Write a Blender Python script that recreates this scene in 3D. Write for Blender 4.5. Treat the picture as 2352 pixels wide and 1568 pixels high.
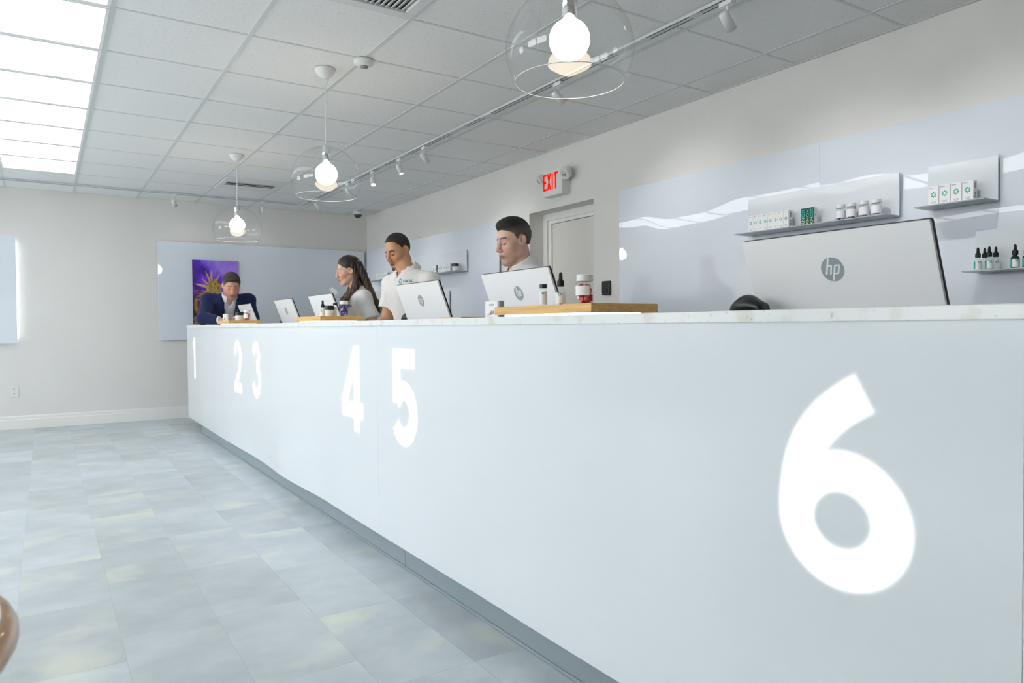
import bpy, math, random
import numpy as np
from mathutils import Vector, Matrix
random.seed(7)
for o in list(bpy.data.objects):
    bpy.data.objects.remove(o)
S = bpy.context.scene
COL = S.collection

# ------------------------------------------------------------------ camera
CAM_H = 1.0482
yaw, pitch, roll, FPX = 0.5736, 0.0211, -0.0067, 1660.27
Fv = Vector((math.sin(yaw)*math.cos(pitch), math.cos(yaw)*math.cos(pitch), -math.sin(pitch)))
Rv = Vector((math.cos(yaw), -math.sin(yaw), 0)); Uv = Rv.cross(Fv)
R2 = Rv*math.cos(roll)+Uv*math.sin(roll); U2 = R2.cross(Fv)
cd = bpy.data.cameras.new('camera'); cam = bpy.data.objects.new('camera', cd); COL.objects.link(cam)
cam.matrix_world = Matrix(((R2.x, U2.x, -Fv.x, 0), (R2.y, U2.y, -Fv.y, 0), (R2.z, U2.z, -Fv.z, CAM_H), (0, 0, 0, 1)))
cd.sensor_fit = 'HORIZONTAL'; cd.sensor_width = 36.0; cd.lens = FPX/2352*36.0
cd.clip_start = 0.02
cd.dof.use_dof = True; cd.dof.focus_distance = 3.2; cd.dof.aperture_fstop = 9.0
S.camera = cam

# ------------------------------------------------------------------ world, exposure
w = bpy.data.worlds.new('world'); S.world = w; w.use_nodes = True
w.node_tree.nodes['Background'].inputs[0].default_value = (.98, .99, 1, 1)
w.node_tree.nodes['Background'].inputs[1].default_value = 8.0
S.view_settings.view_transform = 'Standard'; S.view_settings.look = 'None'
S.view_settings.gamma = 1.0; S.view_settings.use_curve_mapping = False
S.view_settings.exposure = 0.48
PANEL_STRENGTH = 3.2      # ceiling light panels
BULB_STRENGTH = 12.0
SPOT_W = 10.0

# ------------------------------------------------------------------ helpers
def lin(r, g, b):
    f = lambda c: (c/255/12.92) if c/255 <= .04045 else ((c/255+.055)/1.055)**2.4
    return (f(r), f(g), f(b))

def nodes_of(name):
    m = bpy.data.materials.new(name); m.use_nodes = True
    nt = m.node_tree; b = nt.nodes['Principled BSDF']
    return m, nt, b

def setp(b, **k):
    for n, v in k.items():
        n = n.replace('_', ' ')
        if n in b.inputs:
            b.inputs[n].default_value = v

def mat(name, col, rough=.5, metal=0., coat=0., coat_rough=.05, var=.03, vscale=8., bump=0., bscale=60., spec=.5, emit=None, estr=0., ior=1.5, rand=0., sheen=0.):
    """principled material with a faint procedural colour variation"""
    m, nt, b = nodes_of(name)
    c4 = (*col, 1)
    setp(b, Base_Color=c4, Roughness=rough, Metallic=metal, Coat_Weight=coat, Coat_Roughness=coat_rough, IOR=ior, Specular_IOR_Level=spec, Sheen_Weight=sheen)
    tc = nt.nodes.new('ShaderNodeTexCoord')
    if var > 0:
        nz = nt.nodes.new('ShaderNodeTexNoise'); nz.inputs['Scale'].default_value = vscale; nz.inputs['Detail'].default_value = 4
        nt.links.new(tc.outputs['Object'], nz.inputs['Vector'])
        mr = nt.nodes.new('ShaderNodeMapRange'); mr.inputs['To Min'].default_value = 1-var; mr.inputs['To Max'].default_value = 1+var
        nt.links.new(nz.outputs['Fac'], mr.inputs['Value'])
        mx = nt.nodes.new('ShaderNodeVectorMath'); mx.operation = 'SCALE'; mx.inputs[0].default_value = col
        nt.links.new(mr.outputs['Result'], mx.inputs['Scale'])
        out = mx.outputs[0]
        if rand > 0:
            oi = nt.nodes.new('ShaderNodeObjectInfo'); r2 = nt.nodes.new('ShaderNodeMapRange')
            r2.inputs['To Min'].default_value = 1-rand; r2.inputs['To Max'].default_value = 1+rand
            nt.links.new(oi.outputs['Random'], r2.inputs['Value'])
            m2 = nt.nodes.new('ShaderNodeVectorMath'); m2.operation = 'SCALE'
            nt.links.new(out, m2.inputs[0]); nt.links.new(r2.outputs['Result'], m2.inputs['Scale']); out = m2.outputs[0]
        nt.links.new(out, b.inputs['Base Color'])
    if bump > 0:
        n2 = nt.nodes.new('ShaderNodeTexNoise'); n2.inputs['Scale'].default_value = bscale; n2.inputs['Detail'].default_value = 3
        nt.links.new(tc.outputs['Object'], n2.inputs['Vector'])
        bp = nt.nodes.new('ShaderNodeBump'); bp.inputs['Strength'].default_value = 1; bp.inputs['Distance'].default_value = bump
        nt.links.new(n2.outputs['Fac'], bp.inputs['Height']); nt.links.new(bp.outputs['Normal'], b.inputs['Normal'])
    if emit:
        b.inputs['Emission Color'].default_value = (*emit, 1); b.inputs['Emission Strength'].default_value = estr
    return m

def emission(name, col, strength):
    m = bpy.data.materials.new(name); m.use_nodes = True; nt = m.node_tree
    nt.nodes.clear()
    o = nt.nodes.new('ShaderNodeOutputMaterial'); e = nt.nodes.new('ShaderNodeEmission')
    e.inputs[0].default_value = (*col, 1); e.inputs[1].default_value = strength
    nt.links.new(e.outputs[0], o.inputs[0]); return m

def vcol_mat(name, rough=.5, bump=0., bscale=80., spec=.5, sss=0., sheen=0., stretch=None):
    m, nt, b = nodes_of(name)
    a = nt.nodes.new('ShaderNodeAttribute'); a.attribute_name = 'Col'
    nt.links.new(a.outputs['Color'], b.inputs['Base Color'])
    setp(b, Roughness=rough, Specular_IOR_Level=spec, Sheen_Weight=sheen)
    if sss:
        b.inputs['Subsurface Weight'].default_value = sss; b.inputs['Subsurface Radius'].default_value = (.01, .004, .002); b.inputs['Subsurface Scale'].default_value = .5
    if bump > 0:
        tc = nt.nodes.new('ShaderNodeTexCoord'); n2 = nt.nodes.new('ShaderNodeTexNoise'); n2.inputs['Scale'].default_value = bscale
        src = tc.outputs['Object']
        if stretch:
            mp = nt.nodes.new('ShaderNodeMapping'); mp.inputs['Scale'].default_value = stretch
            nt.links.new(src, mp.inputs['Vector']); src = mp.outputs[0]
        nt.links.new(src, n2.inputs['Vector'])
        bp = nt.nodes.new('ShaderNodeBump'); bp.inputs['Distance'].default_value = bump
        nt.links.new(n2.outputs['Fac'], bp.inputs['Height']); nt.links.new(bp.outputs['Normal'], b.inputs['Normal'])
    return m

def glassy(name, tint=(1, 1, 1), fac=.03, rough=.0, grz=.6):
    """thin clear pane: transparent with fresnel reflection"""
    m = bpy.data.materials.new(name); m.use_nodes = True; nt = m.node_tree; nt.nodes.clear()
    o = nt.nodes.new('ShaderNodeOutputMaterial'); t = nt.nodes.new('ShaderNodeBsdfTransparent'); g = nt.nodes.new('ShaderNodeBsdfGlossy')
    t.inputs[0].default_value = (*tint, 1); g.inputs['Roughness'].default_value = rough
    lw = nt.nodes.new('ShaderNodeLayerWeight'); lw.inputs[0].default_value = .5      # Facing output: 0 head-on, 1 at grazing
    pw = nt.nodes.new('ShaderNodeMath'); pw.operation = 'POWER'; pw.inputs[1].default_value = 4.5; nt.links.new(lw.outputs['Facing'], pw.inputs[0])
    ad = nt.nodes.new('ShaderNodeMath'); ad.operation = 'MULTIPLY_ADD'; ad.inputs[1].default_value = grz; ad.inputs[2].default_value = fac; ad.use_clamp = True
    nt.links.new(pw.outputs[0], ad.inputs[0])
    mx = nt.nodes.new('ShaderNodeMixShader'); nt.links.new(ad.outputs[0], mx.inputs[0])
    nt.links.new(t.outputs[0], mx.inputs[1]); nt.links.new(g.outputs[0], mx.inputs[2]); nt.links.new(mx.outputs[0], o.inputs[0])
    return m

class MB:
    """collects geometry for ONE mesh object"""
    def __init__(s): s.v = []; s.f = []; s.m = []
    def add(s, vs, fs, m=0):
        b = len(s.v); s.v += [tuple(x) for x in vs]; s.f += [tuple(b+i for i in q) for q in fs]; s.m += [m]*len(fs); return s
    def box(s, x0, x1, y0, y1, z0, z1, m=0):
        vs = [(x, y, z) for z in (z0, z1) for y in (y0, y1) for x in (x0, x1)]
        return s.add(vs, [(0, 2, 3, 1), (4, 5, 7, 6), (0, 1, 5, 4), (2, 6, 7, 3), (0, 4, 6, 2), (1, 3, 7, 5)], m)
    def obox(s, c, ax, ay, az, m=0):
        c = Vector(c); ax, ay, az = Vector(ax), Vector(ay), Vector(az)
        vs = [c+ax*i+ay*j+az*k for k in (-1, 1) for j in (-1, 1) for i in (-1, 1)]
        return s.add(vs, [(0, 2, 3, 1), (4, 5, 7, 6), (0, 1, 5, 4), (2, 6, 7, 3), (0, 4, 6, 2), (1, 3, 7, 5)], m)
    def lathe(s, prof, n=24, c=(0, 0, 0), m=0, axis=None, closed=False):
        """profile [(r,h)] turned about z (or `axis`) through c"""
        az = Vector(axis).normalized() if axis else Vector((0, 0, 1))
        ax = az.orthogonal().normalized() if axis else Vector((1, 0, 0)); ay = az.cross(ax)
        c = Vector(c); vs = []; fs = []
        for r, h in prof:
            for k in range(n):
                a = 2*math.pi*k/n; vs.append(c+az*h+ax*(max(r, 1e-5)*math.cos(a))+ay*(max(r, 1e-5)*math.sin(a)))
        P = len(prof)
        for i in range(P-1 if not closed else P):
            j = (i+1) % P
            for k in range(n):
                l = (k+1) % n; fs.append((i*n+k, i*n+l, j*n+l, j*n+k))
        return s.add(vs, fs, m)
    def cyl(s, a, b, r0, r1=None, n=12, m=0):
        a, b = Vector(a), Vector(b); r1 = r0 if r1 is None else r1; L = (b-a).length
        return s.lathe([(0, 0), (r0, 0), (r1, L), (0, L)], n, a, m, (b-a))
    def tube(s, pts, r, n=8, m=0):
        pts = [Vector(p) for p in pts]; vs = []; fs = []; up = None
        for i, p in enumerate(pts):
            t = (pts[min(i+1, len(pts)-1)]-pts[max(i-1, 0)]).normalized()
            if up is None: up = t.orthogonal().normalized()
            up = (up-t*up.dot(t)).normalized(); sd = t.cross(up)
            rr = r[i] if isinstance(r, (list, tuple)) else r
            for k in range(n):
                a = 2*math.pi*k/n; vs.append(p+up*(rr*math.cos(a))+sd*(rr*math.sin(a)))
        for i in range(len(pts)-1):
            for k in range(n):
                l = (k+1) % n; fs.append((i*n+k, i*n+l, (i+1)*n+l, (i+1)*n+k))
        fs.append(tuple(range(n))[::-1]); fs.append(tuple((len(pts)-1)*n+k for k in range(n)))
        return s.add(vs, fs, m)
    def prism(s, poly, d, m=0):
        """poly: list of 3d points (planar), extruded by vector d"""
        n = len(poly); d = Vector(d); p = [Vector(q) for q in poly]
        return s.add(p+[q+d for q in p], [tuple(range(n))[::-1], tuple(range(n, 2*n))]+[(i, (i+1) % n, n+(i+1) % n, n+i) for i in range(n)], m)
    def build(s, name, mats, parent=None, org=(0, 0, 0), smooth=False, bevel=0., seg=2):
        me = bpy.data.meshes.new(name)
        ox, oy, oz = org
        me.from_pydata([(x-ox, y-oy, z-oz) for x, y, z in s.v], [], s.f)
        mats = mats if isinstance(mats, (list, tuple)) else [mats]
        for q in mats: me.materials.append(q)
        if len(mats) > 1: me.polygons.foreach_set('material_index', s.m)
        if smooth: me.polygons.foreach_set('use_smooth', [True]*len(me.polygons))
        me.validate(); me.update()
        import bmesh
        bm = bmesh.new(); bm.from_mesh(me); bmesh.ops.recalc_face_normals(bm, faces=bm.faces); bm.to_mesh(me); bm.free()
        o = bpy.data.objects.new(name, me); COL.objects.link(o)
        if parent is not None: o.parent = parent
        if parent is None: o.location = org
        if bevel:
            b = o.modifiers.new('bevel', 'BEVEL'); b.width = bevel; b.segments = seg; b.limit_method = 'ANGLE'; b.angle_limit = .7
        if smooth:
            pass
        return o

def tag(o, label, cat, group=None):
    o['label'] = label; o['category'] = cat
    if group: o['group'] = group
    return o
def struct(o):
    o['kind'] = 'structure'; return o
def thing(name, label, cat, loc, group=None, rz=0):
    o = bpy.data.objects.new(name, None); COL.objects.link(o); o.location = loc; o.rotation_euler = (0, 0, rz)
    o.empty_display_size = .1
    return tag(o, label, cat, group)
def dup(root, loc, label=None, group=None):
    r = root.copy(); COL.objects.link(r); r.location = loc
    if label: r['label'] = label
    if group: r['group'] = group
    for ch in list(root.children):
        c = ch.copy(); COL.objects.link(c); c.parent = r
        for g in list(ch.children):
            d = g.copy(); COL.objects.link(d); d.parent = c
    return r

_txt = {}
def text_geo(body, size=1., extrude=0.):
    """built-in font outline as flat mesh, centred; returns verts (x,y), faces"""
    if body not in _txt:
        cu = bpy.data.curves.new('t', 'FONT'); cu.body = body; cu.size = 1; cu.offset = .022; cu.align_x = 'CENTER'; cu.align_y = 'CENTER'; cu.resolution_u = 4
        o = bpy.data.objects.new('t', cu); COL.objects.link(o)
        dg = bpy.context.evaluated_depsgraph_get(); ev = o.evaluated_get(dg); me = ev.to_mesh()
        vs = [(v.co.x, v.co.y) for v in me.vertices]; fs = [tuple(p.vertices) for p in me.polygons]
        ev.to_mesh_clear(); bpy.data.objects.remove(o); bpy.data.curves.remove(cu)
        xs = [v[0] for v in vs]; ys = [v[1] for v in vs]
        cx, cy = (min(xs)+max(xs))/2, (min(ys)+max(ys))/2
        _txt[body] = ([(x-cx, y-cy) for x, y in vs], fs, max(xs)-min(xs), max(ys)-min(ys))
    return _txt[body]
def put_text(mb, body, width=None, height=None, fn=None, m=0, rot=False):
    vs, fs, W, H = text_geo(body)
    if rot: vs = [(-y, x) for x, y in vs]; W, H = H, W
    sx = width/W if width else height/H; sy = height/H if height else sx
    mb.add([fn(x*sx, y*sy) for x, y in vs], fs, m)
def faceX(x, y0, z0):
    """plane on a face looking to -X: (a right, b up) -> world"""
    return lambda a, b: (x, y0-a, z0+b)

# ------------------------------------------------------------------ materials
M = {}
M['paint'] = mat('wall_paint', lin(229, 228, 225), .55, var=.02, vscale=3, bump=.0006, bscale=120)
M['trimw'] = mat('trim_white', lin(238, 238, 235), .35, var=.01)
M['doorc'] = mat('door_paint', lin(222, 220, 214), .4, var=.015)
M['track'] = mat('track_white', lin(212, 217, 218), .5, var=.01)
M['tee'] = mat('tee_metal', lin(222, 228, 228), .45, var=.01)
M['white'] = mat('white_enamel', lin(236, 238, 238), .35, var=.01)
M['whitepl'] = mat('white_plastic', lin(230, 232, 230), .4, var=.01)
M['black'] = mat('black_plastic', lin(28, 30, 36), .35, var=.03)
M['rubber'] = mat('black_rubber', lin(24, 24, 28), .55, var=.03)
M['chrome'] = mat('chrome', (.8, .81, .82), .08, 1., var=.0)
M['darkslot'] = mat('dark_slot', lin(60, 66, 68), .6, var=.02)
M['light'] = emission('panel_diffuser', (.97, .99, 1.0), PANEL_STRENGTH)
M['bulb'] = emission('bulb_glow', (1, .83, .60), BULB_STRENGTH)
M['spotlens'] = emission('spot_lens', (1, .98, .95), 9)
M['paper'] = mat('card_white', lin(240, 242, 243), .45, var=.01)
M['teal'] = mat('teal_print', lin(38, 178, 152), .5, var=.03)
M['green'] = mat('green_carton', lin(22, 52, 52), .45, var=.04)
M['purpleprint'] = mat('violet_print', lin(96, 70, 150), .5, var=.03)
M['blueprint'] = mat('blue_print', lin(60, 150, 220), .5, var=.03)
M['redprint'] = mat('red_print', lin(225, 90, 100), .5, var=.03)
M['grey'] = mat('grey_print', lin(150, 154, 158), .5, var=.03)
M['glass'] = glassy('clear_glass', (.997, 1, 1), .026, grz=.24)
M['jarglass'] = glassy('jar_glass', (.96, .98, .98), .04, grz=.5)
M['darkglass'] = mat('smoked_glass', lin(40, 52, 58), .08, coat=.5, var=.02)
M['label'] = mat('paper_label', lin(246, 247, 248), .5, var=.015)
M['exitred'] = emission('exit_red', (1, .004, .0), .85)
M['wood'] = None
m, nt, b = nodes_of('bamboo_wood'); M['wood'] = m
tc = nt.nodes.new('ShaderNodeTexCoord'); mp = nt.nodes.new('ShaderNodeMapping'); mp.inputs['Scale'].default_value = (14, 2.2, 60)
nz = nt.nodes.new('ShaderNodeTexNoise'); nz.inputs['Scale'].default_value = 3; nz.inputs['Detail'].default_value = 6
cr = nt.nodes.new('ShaderNodeValToRGB'); cr.color_ramp.elements[0].color = (*lin(214, 160, 86), 1); cr.color_ramp.elements[1].color = (*lin(238, 198, 130), 1)
cr.color_ramp.elements[0].position = .3; cr.color_ramp.elements[1].position = .7
nt.links.new(tc.outputs['Object'], mp.inputs[0]); nt.links.new(mp.outputs[0], nz.inputs['Vector']); nt.links.new(nz.outputs['Fac'], cr.inputs[0]); nt.links.new(cr.outputs[0], b.inputs['Base Color']); setp(b, Roughness=.45)

# glossy acrylic panels, slightly wavy
def acrylic(name, col, wav, scale, rough=.06, spec=.5):
    m, nt, b = nodes_of(name)
    setp(b, Base_Color=(*col, 1), Roughness=rough, Specular_IOR_Level=spec)
    tc = nt.nodes.new('ShaderNodeTexCoord'); n = nt.nodes.new('ShaderNodeTexNoise'); n.inputs['Scale'].default_value = scale; n.inputs['Detail'].default_value = .5
    nt.links.new(tc.outputs['Object'], n.inputs['Vector'])
    bp = nt.nodes.new('ShaderNodeBump'); bp.inputs['Strength'].default_value = 1; bp.inputs['Distance'].default_value = wav
    nt.links.new(n.outputs['Fac'], bp.inputs['Height']); nt.links.new(bp.outputs['Normal'], b.inputs['Normal'])
    n2 = nt.nodes.new('ShaderNodeTexNoise'); n2.inputs['Scale'].default_value = 2; mr = nt.nodes.new('ShaderNodeMapRange'); mr.inputs['To Min'].default_value = .985; mr.inputs['To Max'].default_value = 1.015
    nt.links.new(tc.outputs['Object'], n2.inputs['Vector']); nt.links.new(n2.outputs['Fac'], mr.inputs['Value'])
    vm = nt.nodes.new('ShaderNodeVectorMath'); vm.operation = 'SCALE'; vm.inputs[0].default_value = col
    nt.links.new(mr.outputs[0], vm.inputs['Scale']); nt.links.new(vm.outputs[0], b.inputs['Base Color'])
    return m
M['acrylic'] = acrylic('blue_white_acrylic', lin(229, 236, 245), .011, 1.5, .006, .75)
M['plate'] = acrylic('plate_acrylic', lin(224, 230, 236), .002, 3., .06)
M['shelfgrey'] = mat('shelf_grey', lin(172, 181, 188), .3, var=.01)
M['lightframe'] = mat('light_frame_white', lin(250, 251, 251), .4, var=.005)
M['counter'] = acrylic('counter_acrylic', lin(229, 235, 239), .004, 1.2, .10)
M['shelfm'] = mat('shelf_white', lin(228, 233, 238), .22, var=.01)

# acoustic ceiling tile: fissured speckle
m, nt, b = nodes_of('acoustic_tile'); M['ctile'] = m
tc = nt.nodes.new('ShaderNodeTexCoord')
n1 = nt.nodes.new('ShaderNodeTexNoise'); n1.inputs['Scale'].default_value = 70; n1.inputs['Detail'].default_value = 5
oi = nt.nodes.new('ShaderNodeObjectInfo'); av = nt.nodes.new('ShaderNodeVectorMath'); av.operation = 'ADD'
nt.links.new(tc.outputs['Object'], av.inputs[0]); nt.links.new(oi.outputs['Location'], av.inputs[1]); nt.links.new(av.outputs[0], n1.inputs['Vector'])
cr = nt.nodes.new('ShaderNodeValToRGB'); cr.color_ramp.elements[0].position = .30; cr.color_ramp.elements[1].position = .40
cr.color_ramp.elements[0].color = (*lin(234, 236, 236), 1); cr.color_ramp.elements[1].color = (*lin(248, 249, 249), 1)
nt.links.new(n1.outputs['Fac'], cr.inputs[0]); nt.links.new(cr.outputs[0], b.inputs['Base Color']); setp(b, Roughness=.8)
bp = nt.nodes.new('ShaderNodeBump'); bp.inputs['Distance'].default_value = .0015; nt.links.new(n1.outputs['Fac'], bp.inputs['Height']); nt.links.new(bp.outputs['Normal'], b.inputs['Normal'])

# vinyl floor tile: cloudy blue grey with yellowish blotches, random per tile
m, nt, b = nodes_of('vinyl_tile'); M['ftile'] = m
tc = nt.nodes.new('ShaderNodeTexCoord'); oi = nt.nodes.new('ShaderNodeObjectInfo')
sc = nt.nodes.new('ShaderNodeVectorMath'); sc.operation = 'SCALE'; sc.inputs['Scale'].default_value = 37.; cmb = nt.nodes.new('ShaderNodeCombineXYZ')
nt.links.new(oi.outputs['Random'], cmb.inputs[0]); nt.links.new(oi.outputs['Random'], cmb.inputs[2]); nt.links.new(cmb.outputs[0], sc.inputs[0])
av = nt.nodes.new('ShaderNodeVectorMath'); av.operation = 'ADD'; nt.links.new(tc.outputs['Object'], av.inputs[0]); nt.links.new(sc.outputs[0], av.inputs[1])
mp = nt.nodes.new('ShaderNodeMapping'); mp.inputs['Scale'].default_value = (1.15, 1.35, 1); nt.links.new(av.outputs[0], mp.inputs[0])
n1 = nt.nodes.new('ShaderNodeTexNoise'); n1.inputs['Scale'].default_value = 3.2; n1.inputs['Detail'].default_value = 7; n1.inputs['Roughness'].default_value = .6
n2 = nt.nodes.new('ShaderNodeTexNoise'); n2.inputs['Scale'].default_value = 2.0; n2.inputs['Detail'].default_value = 3
nt.links.new(mp.outputs[0], n1.inputs['Vector']); nt.links.new(mp.outputs[0], n2.inputs['Vector'])
cr = nt.nodes.new('ShaderNodeValToRGB'); E_ = cr.color_ramp.elements
E_[0].position = .22; E_[0].color = (*lin(176, 185, 190), 1); E_[1].position = .78; E_[1].color = (*lin(207, 215, 219), 1)
nt.links.new(n1.outputs['Fac'], cr.inputs[0])
c2 = nt.nodes.new('ShaderNodeValToRGB'); c2.color_ramp.elements[0].position = .56; c2.color_ramp.elements[0].color = (0, 0, 0, 1); c2.color_ramp.elements[1].position = .72; c2.color_ramp.elements[1].color = (.8, .8, .8, 1)
nt.links.new(n2.outputs['Fac'], c2.inputs[0])
mx = nt.nodes.new('ShaderNodeMixRGB'); mx.inputs[2].default_value = (*lin(222, 226, 212), 1); nt.links.new(c2.outputs[0], mx.inputs[0]); nt.links.new(cr.outputs[0], mx.inputs[1])
mr = nt.nodes.new('ShaderNodeMapRange'); mr.inputs['To Min'].default_value = .89; mr.inputs['To Max'].default_value = 1.08; nt.links.new(oi.outputs['Random'], mr.inputs['Value'])
vm = nt.nodes.new('ShaderNodeVectorMath'); vm.operation = 'SCALE'; nt.links.new(mx.outputs[0], vm.inputs[0]); nt.links.new(mr.outputs[0], vm.inputs['Scale'])
nt.links.new(vm.outputs[0], b.inputs['Base Color']); setp(b, Roughness=.38, Specular_IOR_Level=.45)

# speckled quartz ledge
m, nt, b = nodes_of('quartz'); M['quartz'] = m
tc = nt.nodes.new('ShaderNodeTexCoord'); v1 = nt.nodes.new('ShaderNodeTexVoronoi'); v1.inputs['Scale'].default_value = 38
n0 = nt.nodes.new('ShaderNodeTexNoise'); n0.inputs['Scale'].default_value = 16; n0.inputs['Detail'].default_value = 5
n3 = nt.nodes.new('ShaderNodeTexNoise'); n3.inputs['Scale'].default_value = 90; n3.inputs['Detail'].default_value = 3
for q in (v1, n0, n3): nt.links.new(tc.outputs['Object'], q.inputs['Vector'])
cr = nt.nodes.new('ShaderNodeValToRGB'); E_ = cr.color_ramp.elements; E_[0].position = .30; E_[0].color = (*lin(221, 220, 210), 1); E_[1].position = .46; E_[1].color = (*lin(234, 237, 236), 1)
nt.links.new(n0.outputs['Fac'], cr.inputs[0])
c3 = nt.nodes.new('ShaderNodeValToRGB'); c3.color_ramp.elements[0].position = .27; c3.color_ramp.elements[0].color = (*lin(176, 178, 176), 1); c3.color_ramp.elements[1].position = .34; c3.color_ramp.elements[1].color = (1, 1, 1, 1)
nt.links.new(n3.outputs['Fac'], c3.inputs[0])
mx = nt.nodes.new('ShaderNodeMixRGB'); mx.blend_type = 'MULTIPLY'; mx.inputs[0].default_value = .45; nt.links.new(cr.outputs[0], mx.inputs[1]); nt.links.new(c3.outputs[0], mx.inputs[2])
nt.links.new(mx.outputs[0], b.inputs['Base Color']); setp(b, Roughness=.25)
# ------------------------------------------------------------------ room shell
XW, YF, H = 3.637, 9.191, 2.5295
XL, YB = -5.0, -4.0
GX, GY, T = .2904, 3.8223, .61

M['grout'] = mat('floor_joint', lin(186, 196, 202), .6)
floor = struct(MB().box(XL-.3, XW+.45, YB-.3, YF+.3, -.12, -.0009).build('floor', M['grout']))
floor['label'] = 'blue grey cloudy vinyl tile floor'
rng = random.Random(3)
gap = .0003
fullbox = None; rest = MB()
for c in range(-17, 12):
    x0 = .2+.305*c; x1 = x0+.305
    if x1 <= XL or x0 >= XW: continue
    x0, x1 = max(x0, XL), min(x1, XW)
    off = rng.choice((0, .2, .4, .12, .33))
    r = -14
    while True:
        y0 = off+.61*r; y1 = y0+.61; r += 1
        if y0 >= YF: break
        if y1 <= YB: continue
        ya, yb = max(y0, YB), min(y1, YF)
        if x0 > -2.0 and x1 < 1.45 and ya > .3:
            mb = MB().box(-(x1-x0)/2+gap, (x1-x0)/2-gap, -(yb-ya)/2+gap, (yb-ya)/2-gap, -.0009, 0)
            if yb-ya > .6099 and fullbox is not None:
                o = bpy.data.objects.new('tile', fullbox); COL.objects.link(o); o.parent = floor
            else:
                o = mb.build('tile', M['ftile'], floor)
                if yb-ya > .6099: fullbox = o.data
            o.location = ((x0+x1)/2, (ya+yb)/2, 0)
        else:
            rest.box(x0+gap, x1-gap, ya+gap, yb-gap, -.0009, 0)
o = rest.build('tile_field', M['ftile'], floor); o['kind'] = 'stuff'

# walls
YD0, YD1, ZD = 4.438, 5.331, 2.045
mb = MB(); mb.box(XW, XW+.4, YB-.3, YD0, 0, H+.3); mb.box(XW, XW+.4, YD1, YF+.3, 0, H+.3); mb.box(XW, XW+.4, YD0, YD1, ZD, H+.3)
struct(mb.build('wall_right', M['paint']))
struct(MB().box(XL-.3, XW, YF, YF+.3, 0, H+.3).build('wall_far', M['paint']))
# left side: unseen wall; its windows are added to let in fill light
WY = ((.2, 2.3), (2.5, 4.6), (6.5, 8.6)); WS = 1.12
q = MB(); q.box(XL-.3, XL, YB, YF, 0, WS); q.box(XL-.3, XL, YB, YF, 2.30, H+.3)
ys_ = [YB]+[v for p in WY for v in p]+[YF]
for k in range(0, len(ys_), 2): q.box(XL-.3, XL, ys_[k], ys_[k+1], WS, 2.30)
struct(q.build('wall_left', M['paint']))
for k, (ya, yb) in enumerate(WY):
    q = MB(); x0, x1 = XL-.16, XL-.10
    for y in (ya, (ya+yb)/2-.03, yb-.06): q.box(x0, x1, y, y+.06, WS, 2.30)
    q.box(x0, x1, ya, yb, WS, WS+.06); q.box(x0, x1, ya, yb, 2.24, 2.30)
    wn = struct(q.build('fill_window_%d' % (k+1), M['trimw']))
    for y in (ya+.06, (ya+yb)/2+.03): MB().box(XL-.132, XL-.128, y, y+(yb-ya)/2-.09, WS+.06, 2.24).build('pane', M['glass'], wn)
struct(MB().box(XL-.3, XW, YB-.3, YB, 0, H+.3).build('wall_back', M['paint']))
# baseboards with a stepped top
def baseboard(name, poly, d):
    return struct(MB().prism(poly, d).build(name, M['trimw'], bevel=.002))
pf = [(0, .0), (-.016, .0), (-.016, .098), (-.012, .106), (-.012, .128), (-.006, .142), (0, .142)]
baseboard('baseboard_far', [(XL, YF+y, z) for y, z in pf], (XW-XL, 0, 0))
baseboard('baseboard_left', [(XL-y, YB, z) for y, z in pf], (0, YF-YB-.016, 0))
baseboard('baseboard_right', [(XW+y, YD1+.05, z) for y, z in pf], (0, YF-YD1-.05-.016, 0))
# recessed door
fr = MB()
fr.box(3.80, 3.835, YD1-.105, YD1, 0, ZD); fr.box(3.80, 3.835, YD0, YD0+.105, 0, ZD); fr.box(3.80, 3.835, YD0+.105, YD1-.105, 1.955, ZD)
fr.box(3.787, 3.80, YD1-.06, YD1, 0, ZD); fr.box(3.787, 3.80, YD0, YD0+.06, 0, ZD); fr.box(3.787, 3.80, YD0+.06, YD1-.06, ZD-.06, ZD)
d1 = struct(MB().box(3.812, 3.85, YD0+.108, YD1-.108, .008, 1.952).build('door_1', M['doorc'], bevel=.001))
struct(MB().box(3.85, 4.037, YD0, YD1, 0, ZD).build('wall_recess', M['paint']))
fr.build('door_frame', M['trimw'], d1, bevel=.0015)
hd = MB(); hd.cyl((3.812, YD0+.17, 1.0), (3.76, YD0+.17, 1.0), .012); hd.tube([(3.762, YD0+.17, 1.0), (3.76, YD0+.22, 1.0), (3.76, YD0+.29, 1.0)], .009)
hd.cyl((3.812, YD0+.17, 1.0), (3.805, YD0+.17, 1.0), .028)
hd.build('door_handle', M['chrome'], d1, smooth=True)

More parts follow.
